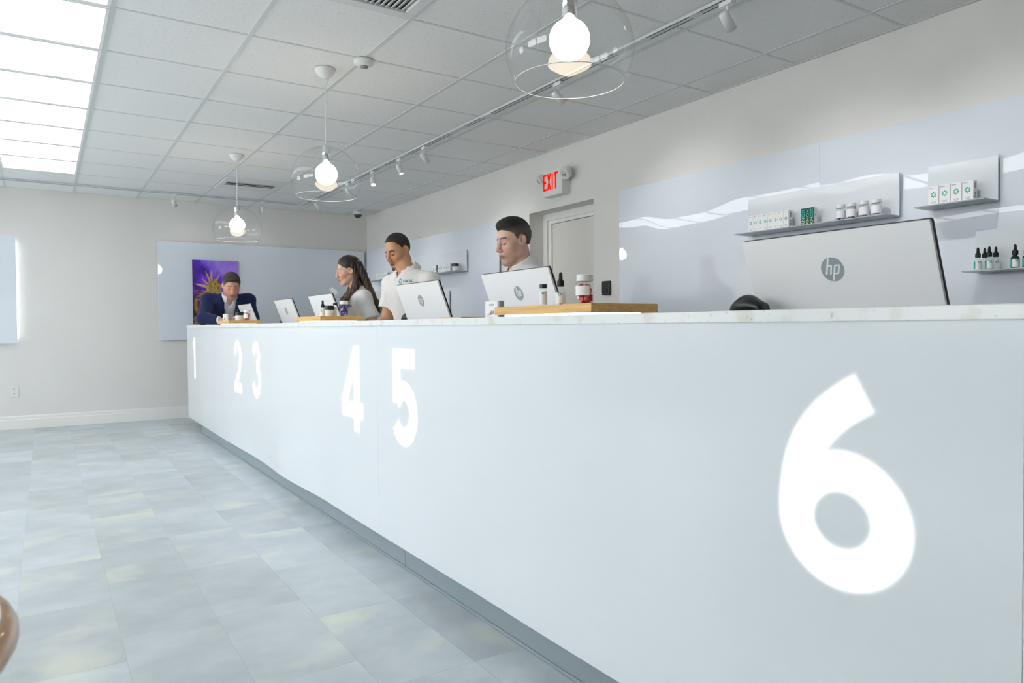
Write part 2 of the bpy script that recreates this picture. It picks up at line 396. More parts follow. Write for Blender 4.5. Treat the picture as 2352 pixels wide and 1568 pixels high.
# ceiling: slab, lay-in tiles, tees
ceil = struct(MB().box(XL-.3, XW, YB-.3, YF, H+.03, H+.2).build('ceiling', M['ctile']))
ceil['label'] = 'white acoustic lay-in tile ceiling'
VENTS = {(2, 6): 'slot', (1, -2): 'louver'}
LIGHT_I = (-1, -6)
def is_light(i, j): return i in LIGHT_I and -3 < j <= 6
i0 = math.floor((XL-GX)/T); j0 = math.floor((YB-GY)/T)
rest = MB(); ctd = None
for i in range(i0, 6):
    for j in range(j0, 9):
        x0, x1 = max(GX+T*i, XL), min(GX+T*(i+1), XW); y0, y1 = max(GY+T*j, YB), min(GY+T*(j+1), YF)
        if is_light(i, j) or (i, j) in VENTS or x1-x0 < .02 or y1-y0 < .02: continue
        if i >= -3 and j >= -5:
            full = (x1-x0 > .609 and y1-y0 > .609)
            if full and ctd is not None:
                o = bpy.data.objects.new('ceiling_tile', ctd); COL.objects.link(o); o.parent = ceil
            else:
                hx, hy = (x1-x0)/2-.002, (y1-y0)/2-.002
                o = MB().box(-hx, hx, -hy, hy, 0, .016).build('ceiling_tile', M['ctile'], ceil)
                if full: ctd = o.data
            o.location = ((x0+x1)/2, (y0+y1)/2, H+.0025)
        else:
            rest.box(x0, x1, y0, y1, H+.0025, H+.02)
o = rest.build('tile_field', M['ctile'], ceil); o['kind'] = 'stuff'
for i in range(i0, 6):
    x = GX+T*i
    if XL < x < XW: MB().box(x-.012, x+.012, YB, YF, H, H+.03).build('main_tee', M['tee'], ceil)
for j in range(j0, 9):
    y = GY+T*j
    if YB < y < YF: MB().box(XL, XW, y-.008, y+.008, H+.0006, H+.028).build('cross_tee', M['tee'], ceil)
MB().box(XW-.02, XW, YB, YF, H-.0, H+.02).build('wall_angle', M['tee'], ceil)
MB().box(XL, XW, YF-.02, YF, H-.0, H+.02).build('wall_angle', M['tee'], ceil)

# light panels
proto = None
for i in LIGHT_I:
    for j in range(6, -3, -1):
        loc = (GX+T*(i+.5), GY+T*(j+.5), H)
        lab = 'square glowing ceiling panel in the long strip over the open floor beside the counter' if i == -1 else 'square glowing ceiling panel in the second strip away from the counter'
        grp = 'ceiling light panels in the strip beside the counter' if i == -1 else 'ceiling light panels in the second strip'
        if proto is None:
            proto = thing('ceiling_light', lab, 'ceiling light', loc, grp)
            a = .292
            MB().box(-a+.014, a-.014, -a+.013, a-.013, -.002, .004).build('diffuser', M['light'], proto)
            q = MB(); q.box(-a-.001, -a+.014, -a, a, -.004, .012); q.box(a-.014, a+.001, -a, a, -.004, .012); q.box(-a, a, -a-.012, -a+.013, -.004, .012); q.box(-a, a, a-.013, a+.012, -.004, .012)
            q.build('frame', M['lightframe'], proto)
        else:
            dup(proto, loc, lab, grp)

# air vents
t = thing('air_diffuser', 'white slot ceiling diffuser above the far end of the counter', 'vent', (GX+T*2.5, GY+T*6.5, H))
q = MB(); a = .295
q.box(-a, a, -a, -.10, -.006, .012); q.box(-a, a, .10, a, -.006, .012); q.box(-a, -.24, -.10, .10, -.006, .012); q.box(.24, a, -.10, .10, -.006, .012)
q.build('face_plate', M['white'], t, bevel=.002)
MB().box(-.24, .24, -.10, .10, .002, .028).build('dark_throat', mat('vent_dark', lin(40, 44, 46), .6), t)
for k, y in enumerate((-.05, .03)):
    MB().obox((0, y, .000), (.24, 0, 0), (0, .016, .005), (0, -.001, .002)).build('vane', M['white'], t)
t = thing('return_grille', 'white louvred return air grille in the ceiling near the smoke detector', 'vent', (GX+T*1.5, GY+T*-1.5, H))
q = MB(); b_ = .245
q.box(-a, a, -a, -b_, -.006, .012); q.box(-a, a, b_, a, -.006, .012); q.box(-a, -b_, -b_, b_, -.006, .012); q.box(b_, a, -b_, b_, -.006, .012)
q.build('face_plate', M['white'], t, bevel=.002)
MB().box(-b_, b_, -b_, b_, .022, .028).build('dark_throat', mat('grille_throat', lin(140, 147, 148), .6), t)
for k in range(19):
    x = -b_+.013+k*(2*b_-.026)/18
    MB().obox((x, 0, .006), (.0105, 0, .006), (0, b_, 0), (-.0007, 0, .0012)).build('louver', M['white'], t)

# smoke detector and camera dome
t = thing('smoke_detector', 'round white smoke detector on the ceiling grid', 'detector', (1.513, 3.837, H))
MB().lathe([(0, 0), (.055, 0), (.056, -.012), (.05, -.026), (.03, -.034), (0, -.035)], 28).build('housing', M['whitepl'], t, smooth=True)
MB().lathe([(0, -.034), (.022, -.035), (.02, -.042), (0, -.043)], 20).build('sensor', M['grey'], t, smooth=True)
t = thing('dome_camera', 'white ceiling dome camera with black bubble in the room corner', 'camera', (3.374, 8.82, H))
MB().lathe([(0, 0), (.06, 0), (.062, -.035), (.055, -.05), (0, -.05)], 28).build('housing', M['whitepl'], t, smooth=True)
MB().lathe([(.05, -.05), (.047, -.066), (.036, -.082), (.018, -.092), (0, -.094)], 24).build('bubble', M['darkglass'], t, smooth=True)

# ------------------------------------------------------------------ wall panels (acrylic sheets on stand-offs)
def sheetX(y0, y1, z0, z1, lab, nm='wall_panel'):
    c = ((XW-.015), (y0+y1)/2, z0)
    t = thing(nm, lab, 'wall panel', c)
    MB().box(-.018, -.006, -(y1-y0)/2, (y1-y0)/2, 0, z1-z0).build('sheet', M['acrylic'], t, bevel=.001)
    for yy in (-.4, .4):
        for zz in (.15, .85): MB().cyl((-.007, yy*(y1-y0), zz*(z1-z0)), (.0155, yy*(y1-y0), zz*(z1-z0)), .02).build('standoff', M['chrome'], t)
    return t
sheetX(2.4404, 4.098, .915, 2.05, 'glossy blue white wall sheet next to the door, behind the long shelf')
sheetX(.70, 2.4398, .915, 2.05, 'glossy blue white wall sheet behind the dropper bottle shelf')
sheetX(5.80, 9.12, .915, 2.052, 'glossy blue white wall sheet between the door and the room corner')
t = thing('wall_panel', 'glossy blue white sheet behind the violet poster on the far wall', 'wall panel', (2.355, YF-.03, .915))
MB().box(-1.257, 1.235, -.006, .006, 0, 1.137).build('sheet', M['acrylic'], t, bevel=.001)
for xx in (-.9, 0, .9):
    for zz in (.15, 1.0): MB().cyl((xx, .005, zz), (xx, .0305, zz), .02).build('standoff', M['chrome'], t)
t = thing('wall_panel', 'pale blue sheet with a glowing white edge on the far wall by the outlet', 'wall panel', (-1.2, YF-.06, .905))
MB().box(-.85, .957, -.006, .006, 0, 1.123).build('sheet', M['acrylic'], t, bevel=.001)
for xx in (-.7, .7):
    for zz in (.15, .95): MB().cyl((xx, .005, zz), (xx, .0605, zz), .02).build('standoff', M['chrome'], t)
M['led'] = emission('led_strip', (.95, 1, 1), 5.5)
MB().box(.925, .935, .012, .02, .04, 1.08).build('led_strip', M['led'], t)

# outlet on the far wall
t = thing('outlet', 'white duplex power outlet low on the far wall', 'outlet', (-.282, YF, .336))
MB().box(-.041, .041, -.006, .0005, 0, .128).build('cover_plate', M['whitepl'], t, bevel=.002)
for z in (.04, .088):
    o = MB().box(-.017, .017, -.0085, -.005, z-.014, z+.014).build('socket', M['white'], t, bevel=.002)
    MB().box(-.008, -.005, -.0092, -.008, z-.002, z+.008).box(.005, .008, -.0092, -.008, z-.002, z+.007).cyl((0, -.0092, z-.008), (0, -.008, z-.008), .0028).build('slots', M['darkslot'], o)

# card reader beside the door
t = thing('card_reader', 'black card reader on the wall beside the door', 'card reader', (XW, 4.272, 1.282))
MB().box(-.022, .0005, -.044, .044, 0, .109).build('body', M['black'], t, bevel=.006, seg=3)
MB().box(-.0245, -.021, -.028, .040, .018, .098).build('face', M['rubber'], t, bevel=.002)

# exit sign
t = thing('exit_sign', 'lit red EXIT sign with twin emergency lamps above the door', 'exit sign', (XW, 4.87, 2.13))
MB().box(-.085, .0005, -.135, .135, 0, .215).build('housing', M['whitepl'], t, bevel=.004)
q = MB(); fx = faceX(-.0858, .018, .118)
def bar(a0, b0, a1, b1, w=.018):
    d = Vector((a1-a0, b1-b0)); n = Vector((-d.y, d.x)).normalized()*w/2
    q.add([fx(a0+n.x, b0+n.y), fx(a1+n.x, b1+n.y), fx(a1-n.x, b1-n.y), fx(a0-n.x, b0-n.y)], [(0, 1, 2, 3)])
hh = .069
bar(-.098, -hh, -.098, hh); bar(-.107, hh-.009, -.060, hh-.009); bar(-.107, 0, -.066, 0); bar(-.107, -hh+.009, -.060, -hh+.009)
bar(-.044, -hh, -.006, hh); bar(-.044, hh, -.006, -hh)
bar(.022, -hh, .022, hh); bar(.066, -hh, .066, hh); bar(.042, hh-.009, .100, hh-.009)
q.build('exit_lettering', M['exitred'], t)
for sgn, nm in ((1, 'lamp'), (-1, 'lamp')):
    lm = MB(); y = sgn*.175
    lm.cyl((-.05, sgn*.13, .14), (-.05, y-sgn*.02, .15), .014)
    c = Vector((-.075, y, .155)); dr = Vector((-.75, sgn*.15, -.45)).normalized(); sd = dr.cross(Vector((0, 0, 1))).normalized(); up = sd.cross(dr)
    lm.prism([c+sd*a_+up*b_-dr*.03 for a_, b_ in ((-.03, -.045), (.03, -.045), (.048, 0), (.03, .045), (-.03, .045), (-.048, 0))], dr*.055)
    o = lm.build('lamp', M['whitepl'], t, bevel=.004)
    cc = c+dr*.027
    MB().lathe([(0, .0), (.026, .0), (.022, .004), (0, .006)], 18, cc, 0, dr).build('lens', M['jarglass'], o, smooth=True)
    MB().lathe([(0, .0), (.02, .0), (.02, .001), (0, .001)], 14, c+dr*.0255, 0, dr).build('reflector', M['chrome'], o, smooth=True)

# ------------------------------------------------------------------ counter
XC, YC0, YC1 = 1.27, -1.2, 8.33
wy = [1.0, 1.44, 1.81, 2.18, 2.96, 3.55, 3.93, 4.40, 4.70, 5.12, 5.49, 6.30, 7.49, 8.33]
wv = [-.002, -.004, -.003, .001, .001, .003, .008, -.009, -.012, .007, .012, .002, .006, .010]
def wave(y):
    return sum(np.interp(y+k*.09, wy, wv) for k in (-1, 0, 1))/3
counter = thing('service_counter', 'long white acrylic service counter with lit numbers 1 to 6', 'counter', (XC, (YC0+YC1)/2, 0))
CO = tuple(counter.location)
for ya, yb in ((YC0, .5065), (.5075, 3.0990), (3.1, 5.5505), (5.5515, YC1)):
    ny, nz = max(2, int((yb-ya)/.05)), 16
    vs = []; fs = []
    for k in range(2):
        for a in range(ny+1):
            for c in range(nz+1):
                y = ya+(yb-ya)*a/ny; z = .10+.953*c/nz
                fd = min(1, max(0, (.5-z)/.4)); fd = fd*fd*(3-2*fd)
                vs.append((XC+wave(y)*fd+k*.012, y, z))
    n1 = (ny+1)*(nz+1)
    for a in range(ny):
        for c in range(nz):
            q0 = a*(nz+1)+c; fs.append((q0, q0+1, q0+nz+2, q0+nz+1)); fs.append((n1+q0, n1+q0+nz+1, n1+q0+nz+2, n1+q0+1))
    for a in range(ny):
        for c in (0, nz):
            q0 = a*(nz+1)+c; fs.append((q0, q0+nz+1, n1+q0+nz+1, n1+q0))
    for c in range(nz):
        for a in (0, ny):
            q0 = a*(nz+1)+c; fs.append((q0, n1+q0, n1+q0+1, q0+1))
    MB().add(vs, fs).build('front_panel', M['counter'], counter, CO, smooth=True).modifiers.new('es', 'EDGE_SPLIT').split_angle = .6
MB().box(XC+.012, 1.60, YC0, YC1-.012, .10, 1.053).build('carcass', M['shelfm'], counter, CO)
MB().box(XC+.001, 1.60, YC1-.012, YC1, .10, 1.053).build('end_panel', M['counter'], counter, CO)
M['kick'] = mat('toe_kick_grey', lin(144, 156, 163), .4, var=.03, vscale=4)
for ya, yb in ((YC0, 2.874), (2.876, 5.3), (5.302, 7.70)):
    MB().box(1.297, 1.55, ya, yb, 0, .10).build('toe_kick', M['kick'], counter, CO)
    MB().box(1.291, 1.297, ya, yb, 0, .012).build('quarter_round', M['kick'], counter, CO, bevel=.003)

# lit numbers: soft edged backlit figures in the front
def arc(cx, cz, rx, rz, a0, a1, n=26):
    return [(cx+rx*math.cos(math.radians(a0+(a1-a0)*k/n)), cz+rz*math.sin(math.radians(a0+(a1-a0)*k/n))) for k in range(n+1)]
def bez(p0, p1, p2, p3, n=20):
    return [tuple(((1-t)**3*p0[k]+3*(1-t)**2*t*p1[k]+3*(1-t)*t*t*p2[k]+t**3*p3[k]) for k in (0, 1)) for t in [q/n for q in range(n+1)]]
h5 = .2025
DIG = {
 '1': [[(.018, -h5), (.018, h5)], [(.010, h5-.034), (-.058, h5-.088)]],
 '2': [arc(-.003, .075, .094, .092, 165, -25)+[(.045, -.045), (-.096, -.166)], [(-.133, -h5+.036), (.13, -h5+.036)]],
 '3': [arc(-.010, .098, .075, .069, 165, -80), arc(-.008, -.075, .092, .092, 80, -160)],
 '4': [[(.062, -h5), (.062, h5)], [(.045, h5-.03), (-.118, -.082)], [(-.140, -.105), (.14, -.105)]],
 '5': [[(-.119, h5-.036), (.092, h5-.036)], [(-.0835, h5-.004), (-.0835, -.02)], [(-.083, -.012), (-.045, .018)]+arc(-.012, -.068, .094, .098, 100, -145)],
 '6': [arc(0, -.074, .098, .094, 0, 360, 48), bez((-.098, -.074), (-.098, .05), (-.055, .118), (.040, .169))],
}
FLAT = {'1': [1], '2': [1], '4': [0, 2], '5': [0]}
M['digit'] = None
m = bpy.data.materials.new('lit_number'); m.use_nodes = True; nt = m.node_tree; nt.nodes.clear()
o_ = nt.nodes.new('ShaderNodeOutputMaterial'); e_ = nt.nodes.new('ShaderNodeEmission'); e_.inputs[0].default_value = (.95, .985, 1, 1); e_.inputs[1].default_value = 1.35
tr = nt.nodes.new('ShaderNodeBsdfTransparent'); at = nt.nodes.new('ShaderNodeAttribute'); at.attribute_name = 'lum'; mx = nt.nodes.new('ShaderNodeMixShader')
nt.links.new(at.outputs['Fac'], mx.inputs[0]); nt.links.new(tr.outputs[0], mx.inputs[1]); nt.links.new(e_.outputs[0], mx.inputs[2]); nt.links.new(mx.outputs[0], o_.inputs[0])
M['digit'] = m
def digit(ch, yc, zc):
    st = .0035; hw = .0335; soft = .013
    xs = np.arange(-.18, .1801, st); zs = np.arange(-.232, .2321, st)
    A, B = np.meshgrid(xs, zs, indexing='ij'); D = np.full(A.shape, 9.)
    for k, pl in enumerate(DIG[ch]):
        Ds = np.full(A.shape, 9.)
        for (a0, b0), (a1, b1) in zip(pl[:-1], pl[1:]):
            dx, dz = a1-a0, b1-b0; tt = np.clip(((A-a0)*dx+(B-b0)*dz)/(dx*dx+dz*dz), 0, 1)
            Ds = np.minimum(Ds, np.hypot(A-a0-tt*dx, B-b0-tt*dz)-hw)
        if not (ch == '6' and k == 0):
            for (ea, eb), (pa, pb_) in ((pl[0], pl[1]), (pl[-1], pl[-2])):      # square stroke ends
                if ch == '6' and (ea, eb) == pl[0]: continue
                L = math.hypot(ea-pa, eb-pb_); cut = ((A-ea)*(ea-pa)+(B-eb)*(eb-pb_))/L
                Ds = np.where((np.hypot(A-ea, B-eb) < hw*1.7) & (cut > -.02), np.maximum(Ds, cut), Ds)
        D = np.minimum(D, Ds)
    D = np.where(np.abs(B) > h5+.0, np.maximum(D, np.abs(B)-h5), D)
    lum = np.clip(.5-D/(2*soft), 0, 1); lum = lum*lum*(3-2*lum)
    idx = -np.ones(A.shape, int); cells = (np.maximum.reduce([lum[:-1, :-1], lum[1:, :-1], lum[:-1, 1:], lum[1:, 1:]]) > .01)
    need = np.zeros(A.shape, bool)
    for di in (0, 1):
        for dj in (0, 1): need[di:A.shape[0]-1+di, dj:A.shape[1]-1+dj] |= cells
    idx[need] = np.arange(need.sum())
    vs = [(XC-.0012, yc-a, zc+b) for a, b in zip(A[need], B[need])]
    I, J = np.nonzero(cells)
    fs = [(idx[i, j], idx[i, j+1], idx[i+1, j+1], idx[i+1, j]) for i, j in zip(I, J)]
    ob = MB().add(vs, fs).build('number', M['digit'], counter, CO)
    ob['label'] = 'backlit number '+ch+' on the counter front'
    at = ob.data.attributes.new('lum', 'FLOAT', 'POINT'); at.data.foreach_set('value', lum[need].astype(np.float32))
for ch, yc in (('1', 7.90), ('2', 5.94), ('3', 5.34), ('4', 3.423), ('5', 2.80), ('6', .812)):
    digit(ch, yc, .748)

# quartz ledge and the staff desk behind it
lg = MB().box(1.264, 1.62, YC0-.04, YC1+.006, 1.053, 1.079).build('countertop', M['quartz'], bevel=.002)
tag(lg, 'speckled white quartz ledge along the top of the counter', 'countertop')
desk = thing('staff_desk', 'long white staff desk behind the counter ledge', 'desk', (1.82, 3.4, 0))
MB().box(1.601, 1.97, YC0, 8.0, .86, .89).build('desk_top', M['shelfm'], desk, (1.82, 3.4, 0), bevel=.002)
for y in (-1.1, 1.9, 4.95, 7.9): MB().box(1.62, 1.95, y-.012, y+.012, 0, .86).build('support_panel', M['shelfm'], desk, (1.82, 3.4, 0))

# ------------------------------------------------------------------ pendants
M['rimglass'] = mat('glass_edge', lin(236, 242, 242), .1, coat=.5)
def pendant(x, y, lab):
    t = thing('pendant_lamp', lab, 'pendant lamp', (x, y, H), 'glass pendant lamps over the counter')
    zt = 2.085-H
    MB().lathe([(0, 0), (.06, 0), (.058, -.012), (.045, -.034), (.022, -.052), (0, -.056)], 28).build('canopy', M['whitepl'], t, smooth=True)
    MB().tube([(.02, .0, -.05), (.012, 0, -.075), (0, 0, -.10), (.003, 0, -.22), (0, 0, zt+.03), (0, 0, zt)], .0028, 8).build('cable', M['whitepl'], t, smooth=True)
    MB().lathe([(0, zt+.012), (.006, zt+.012), (.008, zt), (.021, zt-.004), (.0225, zt-.01), (.0225, zt-.035), (.0235, zt-.038), (.0225, zt-.041), (.0225, zt-.092), (0, zt-.092)], 28).build('socket', M['chrome'], t, smooth=True)
    zc = 1.93-H; r = .063; pr = [(.0, zt-.085), (.0195, zt-.088), (.0205, zc+.066)]
    for k in range(0, 17):
        a = math.radians(68-(68+90)*k/16); pr.append((max(r*math.cos(a), 0), zc+r*math.sin(a)))
    MB().lathe(pr, 32).build('bulb', M['bulb'], t, smooth=True)
    gp = [(.0235, zt-.004), (.05, zt-.007), (.09, zt-.02), (.13, zt-.045), (.163, zt-.082), (.187, zt-.125), (.198, zt-.165), (.199, zt-.195), (.193, zt-.228), (.182, zt-.258), (.170, zt-.283)]
    # smooth the profile
    P2 = []
    for k in range(len(gp)-1):
        for q in range(4):
            u = q/4; p0 = gp[max(k-1, 0)]; p1 = gp[k]; p2 = gp[k+1]; p3 = gp[min(k+2, len(gp)-1)]
            P2.append(tuple(.5*((2*p1[c])+(-p0[c]+p2[c])*u+(2*p0[c]-5*p1[c]+4*p2[c]-p3[c])*u*u+(-p0[c]+3*p1[c]-3*p2[c]+p3[c])*u**3) for c in (0, 1)))
    P2.append(gp[-1])
    inner = [(r_-.0025, z_) for r_, z_ in P2[::-1]]
    inner[0] = (P2[-1][0]-.0028, P2[-1][1])
    sh_ = MB().lathe(P2+inner, 64, closed=True).build('glass_shade', M['glass'], t, smooth=True)
    MB().tube([(.1687*math.cos(k*math.pi/36), .1687*math.sin(k*math.pi/36), gp[-1][1]) for k in range(73)], .0014, 6).build('rim', M['rimglass'], sh_, smooth=True)
    return t
p0 = pendant(1.375, 4.085, 'clear glass dome pendant over the tray with the violet gummy jar')
dup(p0, (1.40, 6.49, H), 'clear glass dome pendant over the tray by the man in the blue jacket')
dup(p0, (1.375, 1.79, H), 'clear glass dome pendant over the tray with the red gummy jar and dropper')

# ------------------------------------------------------------------ track lighting
TX, TY = 2.62, 8.66
tr1 = thing('lighting_track', 'white ceiling track running above the staff side of the counter', 'light track', (TX, 4.3, H))
MB().box(-.022, .022, -4.3, 4.34, -.014, 0).build('rail', M['track'], tr1)
for x_ in (-.0135, .0135):
    for ya, yb in ((-4.3, -1.9), (-1.84, -1.55), (-1.3, .35), (.6, 1.35), (1.5, 1.85), (2.0, 2.9), (3.1, 4.2)): MB().box(x_-.0028, x_+.0028, ya, yb, -.0144, -.0135).build('slot', M['darkslot'], tr1)
MB().box(-.0235, .0235, -.03, .10, -.018, 0).build('feed_joint', M['track'], tr1)
tr2 = thing('lighting_track', 'white ceiling track running along the far wall', 'light track', (-.2, TY, H))
MB().box(-3.5, 2.86, -.022, .022, -.014, 0).build('rail', M['track'], tr2)
for y_ in (-.0135, .0135):
    for xa, xb in ((-3.4, .55), (.65, 1.3), (1.45, 2.3), (2.4, 2.8)): MB().box(xa, xb, y_-.0028, y_+.0028, -.0144, -.0135).build('slot', M['darkslot'], tr2)
def spot(x, y, aim, lab, power, grp='track spot heads'):
    t = thing('track_spot', lab, 'spotlight', (x, y, H-.018), grp)
    d = Vector(aim).normalized()
    MB().box(-.018, .018, -.035, .035, -.022, 0).build('adapter', M['white'], t, bevel=.003)
    MB().cyl((0, 0, -.02), (0, 0, -.075), .006).cyl((-.012, 0, -.078), (.012, 0, -.078), .011).build('stem', M['white'], t)
    c = Vector((0, 0, -.09))
    MB().lathe([(0, -.045), (.018, -.045), (.023, -.035), (.024, .045), (.021, .045), (.021, .036), (0, .036)], 22, c, 0, d).build('head', M['white'], t, smooth=True)
    MB().lathe([(0, .0365), (.0205, .0365), (.0205, .038), (0, .038)], 18, c, 0, d).build('lens', M['spotlens'], t)
    ld = bpy.data.lights.new('spot_beam', 'SPOT'); ld.energy = power; ld.spot_size = math.radians(84); ld.spot_blend = 1.0; ld.shadow_soft_size = .02; ld.color = (1, .985, .95)
    lo = bpy.data.objects.new('spot_beam', ld); COL.objects.link(lo); lo.parent = t; lo.location = c+d*.05; lo.rotation_euler = d.to_track_quat('-Z', 'Y').to_euler()
    return t
SP = [(1.45, (1, .12, -1.0), 'track spot above the short carton shelf'), (2.24, (1, .05, -.95), 'track spot above the monitor by the long shelf'), (3.52, (1, -.15, -.9), 'track spot above the man with neat black hair'),
      (5.35, (.9, .3, -.9), 'track spot near the exit sign'), (5.84, (.3, -.3, -1), 'track spot between the exit sign and the corner track'),
      (6.45, (-.1, -.55, -1), 'track spot tilted down towards the staff'), (7.1, (.8, .1, -1), 'track spot aimed at the far wall shelves'), (8.1, (.9, .15, -1), 'track spot close to the room corner')]
for y, aim, lab in SP: spot(TX, y, aim, lab, SPOT_W)
spot(1.21, TY, (.5, 1, -1.1), 'track spot on the far wall track above the poster', SPOT_W*.08)
spot(2.15, TY, (.2, 1, -1.1), 'track spot on the far wall track nearer the room corner', SPOT_W*.08)
# ------------------------------------------------------------------ poster
NYP, NZP = 104, 152
PW, PH = .506, .752
def poster_col():
    U, V = np.meshgrid(np.linspace(0, 1, NYP+1), np.linspace(0, 1, NZP+1), indexing='ij')   # u right, v up
    r = np.random.RandomState(4)
    def noise(sc, seed):
        rr = np.random.RandomState(seed); g = rr.rand(sc+3, int(sc*1.5)+3)
        x = U*sc; y = V*sc*1.5; i = x.astype(int); j = y.astype(int); fx = x-i; fy = y-j; fx = fx*fx*(3-2*fx); fy = fy*fy*(3-2*fy)
        return (g[i, j]*(1-fx)+g[i+1, j]*fx)*(1-fy)+(g[i, j+1]*(1-fx)+g[i+1, j+1]*fx)*fy
    n = .6*noise(4, 1)+.3*noise(9, 2)+.15*noise(20, 3)
    g = np.clip((U*.55+V*.75)-.25+(n-.5)*.9, 0, 1)[..., None]
    dark = np.array(lin(58, 22, 120)); mid = np.array(lin(104, 48, 222)); hi = np.array(lin(172, 136, 244))
    c = np.where(g < .5, dark+(mid-dark)*(g*2), mid+(hi-mid)*(g*2-1))
    # dark blotch diagonal
    bl = np.exp(-(((U-.30)-(.80-V)*.9)**2)/.006-((V-.76)**2)/.03)[..., None]; c = c*(1-.65*bl)
    # lower left: brown plant mass
    low = np.clip((.52-V-(U-.25)*.25)*4+(noise(8, 7)-.5)*1.6, 0, 1)[..., None]
    br = np.array(lin(70, 38, 40))+(np.array(lin(190, 140, 70))-np.array(lin(70, 38, 40)))*np.clip(noise(14, 9)*1.6-.5, 0, 1)[..., None]
    c = c*(1-low)+br*low
    mg = np.clip((noise(7, 12)-.62)*5, 0, 1)[..., None]*np.clip(1-np.abs(V-.52)*4, 0, 1)[..., None]; c = c*(1-.6*mg)+np.array(lin(140, 40, 200))*.6*mg
    gold = np.array(lin(206, 176, 92)); pale = np.array(lin(222, 178, 130)); dk = np.array(lin(112, 92, 40))
    fc = (.45, .56)
    # pointed leaves radiating out, thin and curved
    for k in range(44):
        a = r.uniform(-.35, 6.0) if k > 13 else math.radians((165, 188, 205, 222, 135, 112, 92, 65, 40, 10, 240, 255, 280, 300)[k]); L = (.30+.16*r.rand()) if k < 14 else (.16+.22*r.rand())
        ox, oz = r.randn()*.02, r.randn()*.03-(.10*r.rand() if k > 20 else 0)
        dx, dz = math.cos(a), math.sin(a)
        t_ = (U-fc[0]-ox)*PW*dx+(V-fc[1]-oz)*PH*dz; s_ = (U-fc[0]-ox)*PW*-dz+(V-fc[1]-oz)*PH*dx
        t_ = t_/(L*.5); s_ = s_-.022*(r.rand()-.35)*np.sin(np.clip(t_, 0, 1)*2.5)
        wd = (.0150 if k < 14 else .0095)*np.sin(np.clip(t_, 0, 1)*math.pi)**.7*(1-.45*np.clip(t_, 0, 1))
        mk = np.where((t_ > .05) & (t_ < 1), np.clip((wd-np.abs(s_))/.003+.3, 0, 1), 0)[..., None]
        tip = np.clip(t_, 0, 1)[..., None]; lc = (gold*.75*(1-tip)+np.array(lin(232, 168, 140))*tip) if dz > -.3 else (dk*.9*(1-tip)+np.array(lin(206, 150, 64))*tip)
        c = c*(1-mk)+lc*(.75+.5*r.rand())*mk
    # flower bud: stacked lobes
    for k in range(90):
        a = r.rand()*6.28; rad = r.rand()**.6; cx = fc[0]+math.cos(a)*rad*.14; cz = fc[1]+.02+math.sin(a)*rad*.11
        s = .014+.016*r.rand(); bud = np.clip(np.exp(-(((U-cx)/s)**2+((V-cz)/(s*1.1))**2))*1.9-.5, 0, 1)[..., None]
        lc = dk+(gold*1.05-dk)*r.rand(); c = c*(1-bud)+lc*bud
    # dark green leaves at the bottom
    bt = np.clip((.12-V+U*.1)*9+(noise(12, 5)-.5)*2, 0, 1)[..., None]; gr = np.array(lin(40, 46, 34))+(np.array(lin(178, 150, 62))-np.array(lin(40, 46, 34)))*np.clip(noise(18, 6)*2-.9, 0, 1)[..., None]
    c = c*(1-bt)+gr*bt
    return U, V, np.clip(c, 0, 1)
U, V, C = poster_col()
pt = thing('poster', 'violet canvas print of a golden hemp flower on the far wall', 'poster', (1.715, 9.143, 1.098))
vs = [((u-.5)*PW, -.0125, v*PH) for u, v in zip(U.ravel(), V.ravel())]; k = NZP+1
fs = [(i*k+j, (i+1)*k+j, (i+1)*k+j+1, i*k+j+1) for i in range(NYP) for j in range(NZP)]
M['print'] = vcol_mat('flower_print', .45)
ob = MB().add(vs, fs).build('printed_face', M['print'], pt)
ca = ob.data.color_attributes.new('Col', 'FLOAT_COLOR', 'POINT')
ca.data.foreach_set('color', np.concatenate([C.reshape(-1, 3), np.ones((C.reshape(-1, 3).shape[0], 1))], 1).astype(np.float32).ravel())
MB().box(-PW/2, PW/2, -.012, .013, 0, PH).build('canvas_edge', mat('canvas_violet', lin(60, 36, 110), .6), pt)

# ------------------------------------------------------------------ wall shelves
XP = XW-.033           # face of the acrylic sheets
def shelf(y0, y1, z0, zt, lab):
    yc = (y0+y1)/2; t = thing('wall_shelf', lab, 'shelf', (3.58, yc, z0))
    hw = (y1-y0)/2
    MB().box(-.0, .008, -hw, hw, 0, zt-z0).build('back_plate', M['plate'], t, bevel=.001)
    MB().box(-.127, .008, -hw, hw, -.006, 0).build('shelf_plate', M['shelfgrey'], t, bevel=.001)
    for yy in (-.7, .7): MB().cyl((.007, yy*hw, (zt-z0)*.5), (XP-3.58+.001, yy*hw, (zt-z0)*.5), .01).build('standoff', M['chrome'], t)
    return t
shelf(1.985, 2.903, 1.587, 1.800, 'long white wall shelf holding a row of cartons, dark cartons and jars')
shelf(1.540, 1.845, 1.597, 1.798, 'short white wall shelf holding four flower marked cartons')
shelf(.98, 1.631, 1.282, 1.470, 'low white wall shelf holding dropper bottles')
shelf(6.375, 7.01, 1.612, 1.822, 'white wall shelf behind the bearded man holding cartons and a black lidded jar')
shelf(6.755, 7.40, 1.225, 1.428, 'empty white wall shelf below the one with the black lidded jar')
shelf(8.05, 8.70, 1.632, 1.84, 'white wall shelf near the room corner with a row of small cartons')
shelf(7.95, 8.75, 1.232, 1.43, 'low white wall shelf near the room corner with dark green cartons')

